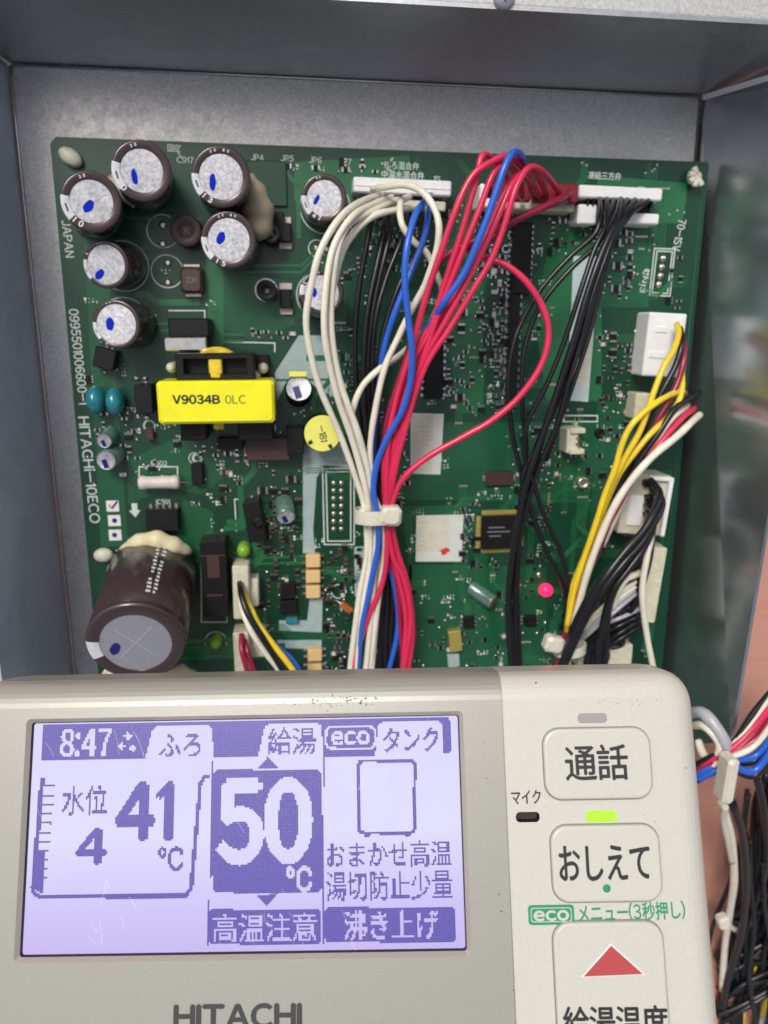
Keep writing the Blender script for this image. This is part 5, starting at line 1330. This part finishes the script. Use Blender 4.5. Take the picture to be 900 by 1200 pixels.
mb = MB(); mb.poly([(q.x, q.y) for q in tri], h3, h3 + .18); rpart(mb, 'arrow', 'r_red', b3)
rtext('給湯温度', 660, 1180, 783, 1216, 'r_text', .02, b3, h3 + .02)
rtext('マイク', 599, 926, 634, 942, 'r_text', .02, rot=.02)
def pill(px0, py0, px1, py1, m_, name, h=.12):
    k = rk(px0, py0); c = R((px0 + px1) / 2, (py0 + py1) / 2); w, l = (px1 - px0) * k, (py1 - py0) * k
    mb = MB(); n_ = 0
    a = rrect(c.x - w / 2, c.x + w / 2, c.y - l / 2, c.y + l / 2, l * .38); b_ = rrect(c.x - w / 2 + .12, c.x + w / 2 - .12, c.y - l / 2 + .12, c.y + l / 2 - .12, l * .3)
    n_ = len(a); mb.add([(*p, .005) for p in a] + [(*p, h) for p in b_], [(i, (i + 1) % n_, n_ + (i + 1) % n_, n_ + i) for i in range(n_)], 0, True); mb.add([(*p, h) for p in b_], [tuple(range(n_))])
    return rpart(mb, name, m_)
pill(677, 836, 711, 847, 'r_lamp_off', 'indicator_lamp'); pill(686, 950, 723, 963, 'r_lamp_on', 'indicator_lamp')
# microphone opening with depth
mb = MB(); nm = len(mich); mi = [(micc.x + (p[0] - micc.x) * .93, micc.y + (p[1] - micc.y) * .93) for p in mich]
mb.add([(*p, 0) for p in mich] + [(*p, -2.5) for p in mi], [(i, (i + 1) % nm, nm + (i + 1) % nm, nm + i)[::-1] for i in range(nm)], 0, True); mb.add([(*p, -2.5) for p in mi], [tuple(range(nm))])
mic = rpart(mb, 'microphone_hole', 'ink')
mo = [(micc.x + (p[0] - micc.x) * 1.10, micc.y + (p[1] - micc.y) * 1.22) for p in mich]; mb = MB()
mb.add([(*p, .0) for p in mo] + [(*((Vector(p) * .45 + Vector(q) * .55)), .14) for p, q in zip(mo, mich)] + [(*p, 0.02) for p in mich],
       [(i, (i + 1) % nm, nm + (i + 1) % nm, nm + i) for i in range(nm)] + [(nm + i, nm + (i + 1) % nm, 2 * nm + (i + 1) % nm, 2 * nm + i) for i in range(nm)], 0, True); rpart(mb, 'hole_rim', 'conn_cream', mic)
# green eco badge line
c = R(646, 1072); k = rk(646, 1072); mb = MB(); e_ = rrect(c.x - 27 * k, c.x + 27 * k, c.y - 11 * k, c.y + 11 * k, 4 * k); mb.poly(e_, .005, .03); bd = rpart(mb, 'eco_badge', 'r_green')
fr = rrect(c.x - 24 * k, c.x + 24 * k, c.y - 8 * k, c.y + 8 * k, 3 * k); fr2 = rrect(c.x - 23 * k, c.x + 23 * k, c.y - 7 * k, c.y + 7 * k, 3 * k)
mb = MB(); n_ = len(fr); mb.add([(*p, .045) for p in fr] + [(*p, .045) for p in fr2], [(i, (i + 1) % n_, n_ + (i + 1) % n_, n_ + i) for i in range(n_)]); rpart(mb, 'badge_border', 'r_cream', bd)
rtext('eco', 625, 1067, 667, 1079, 'r_cream', .06, bd, .05, rot=.01)
rtext('メニュー(3秒押し)', 677, 1058, 803, 1079, 'r_green', .015, rot=.022)
# dirt: a scuffed patch on the top edge and scattered specks
mb = MB(); dr = random.Random(3)
def speck(px, py, s_):
    c = R(px, py, .02); n_ = 6; a0 = dr.random() * 6; el = dr.uniform(.4, 1)
    pts = [(c.x + s_ * dr.uniform(.6, 1.1) * math.cos(a0 + 2 * math.pi * i / n_), c.y + s_ * el * dr.uniform(.5, 1) * math.sin(a0 + 2 * math.pi * i / n_)) for i in range(n_)]
    mb.poly(pts, .004, .025)
for i in range(70): speck(dr.gauss(398, 24), dr.gauss(822, 4), dr.uniform(.05, .30))
for (x, y, s_) in ((628, 800, .25), (804, 900, .22), (745, 870, .3), (748, 866, .2), (754, 955, .18), (768, 963, .16), (772, 992, .2), (585, 1048, .22), (588, 1068, .3), (760, 1047, .35), (752, 1050, .2), (602, 1160, .2), (566, 870, .18), (570, 912, .22), (776, 1190, .45), (769, 1196, .4), (773, 1184, .5), (770, 1202, .35)): speck(x, y, s_)
for i in range(110): speck(dr.uniform(560, 800), dr.uniform(815, 1190), dr.uniform(.04, .08))
rpart(mb, 'dirt_specks', 'dirt', kind='stuff')
M['stain'] = mat('faint brown stain', (0.36, 0.31, 0.20), 0.6, var=.2, vscale=900)
mb = MB()
for (x, y, n, sx_, sy_) in ((748, 868, 16, 5, 3), (757, 1048, 18, 5, 3), (560, 912, 8, 10, 1), (740, 822, 20, 26, 2), (720, 1098, 10, 20, 1.5), (776, 1190, 30, 6, 7), (340, 826, 14, 60, 2)):
    for i in range(n): speck(dr.gauss(x, sx_), dr.gauss(y, sy_), dr.uniform(.06, .22))
rpart(mb, 'stain_marks', 'stain', kind='stuff')
print('objects', len(bpy.data.objects), 'dots', int(grid.sum()), 'cam h', _h, 'chips', NCH[0])
print('nadir px', 450 + FPX * (-_zb.x) / (-_zb.z), 600 + FPX * (-_zb.y) / (-_zb.z), 'TL', TL, 'TR', TR)
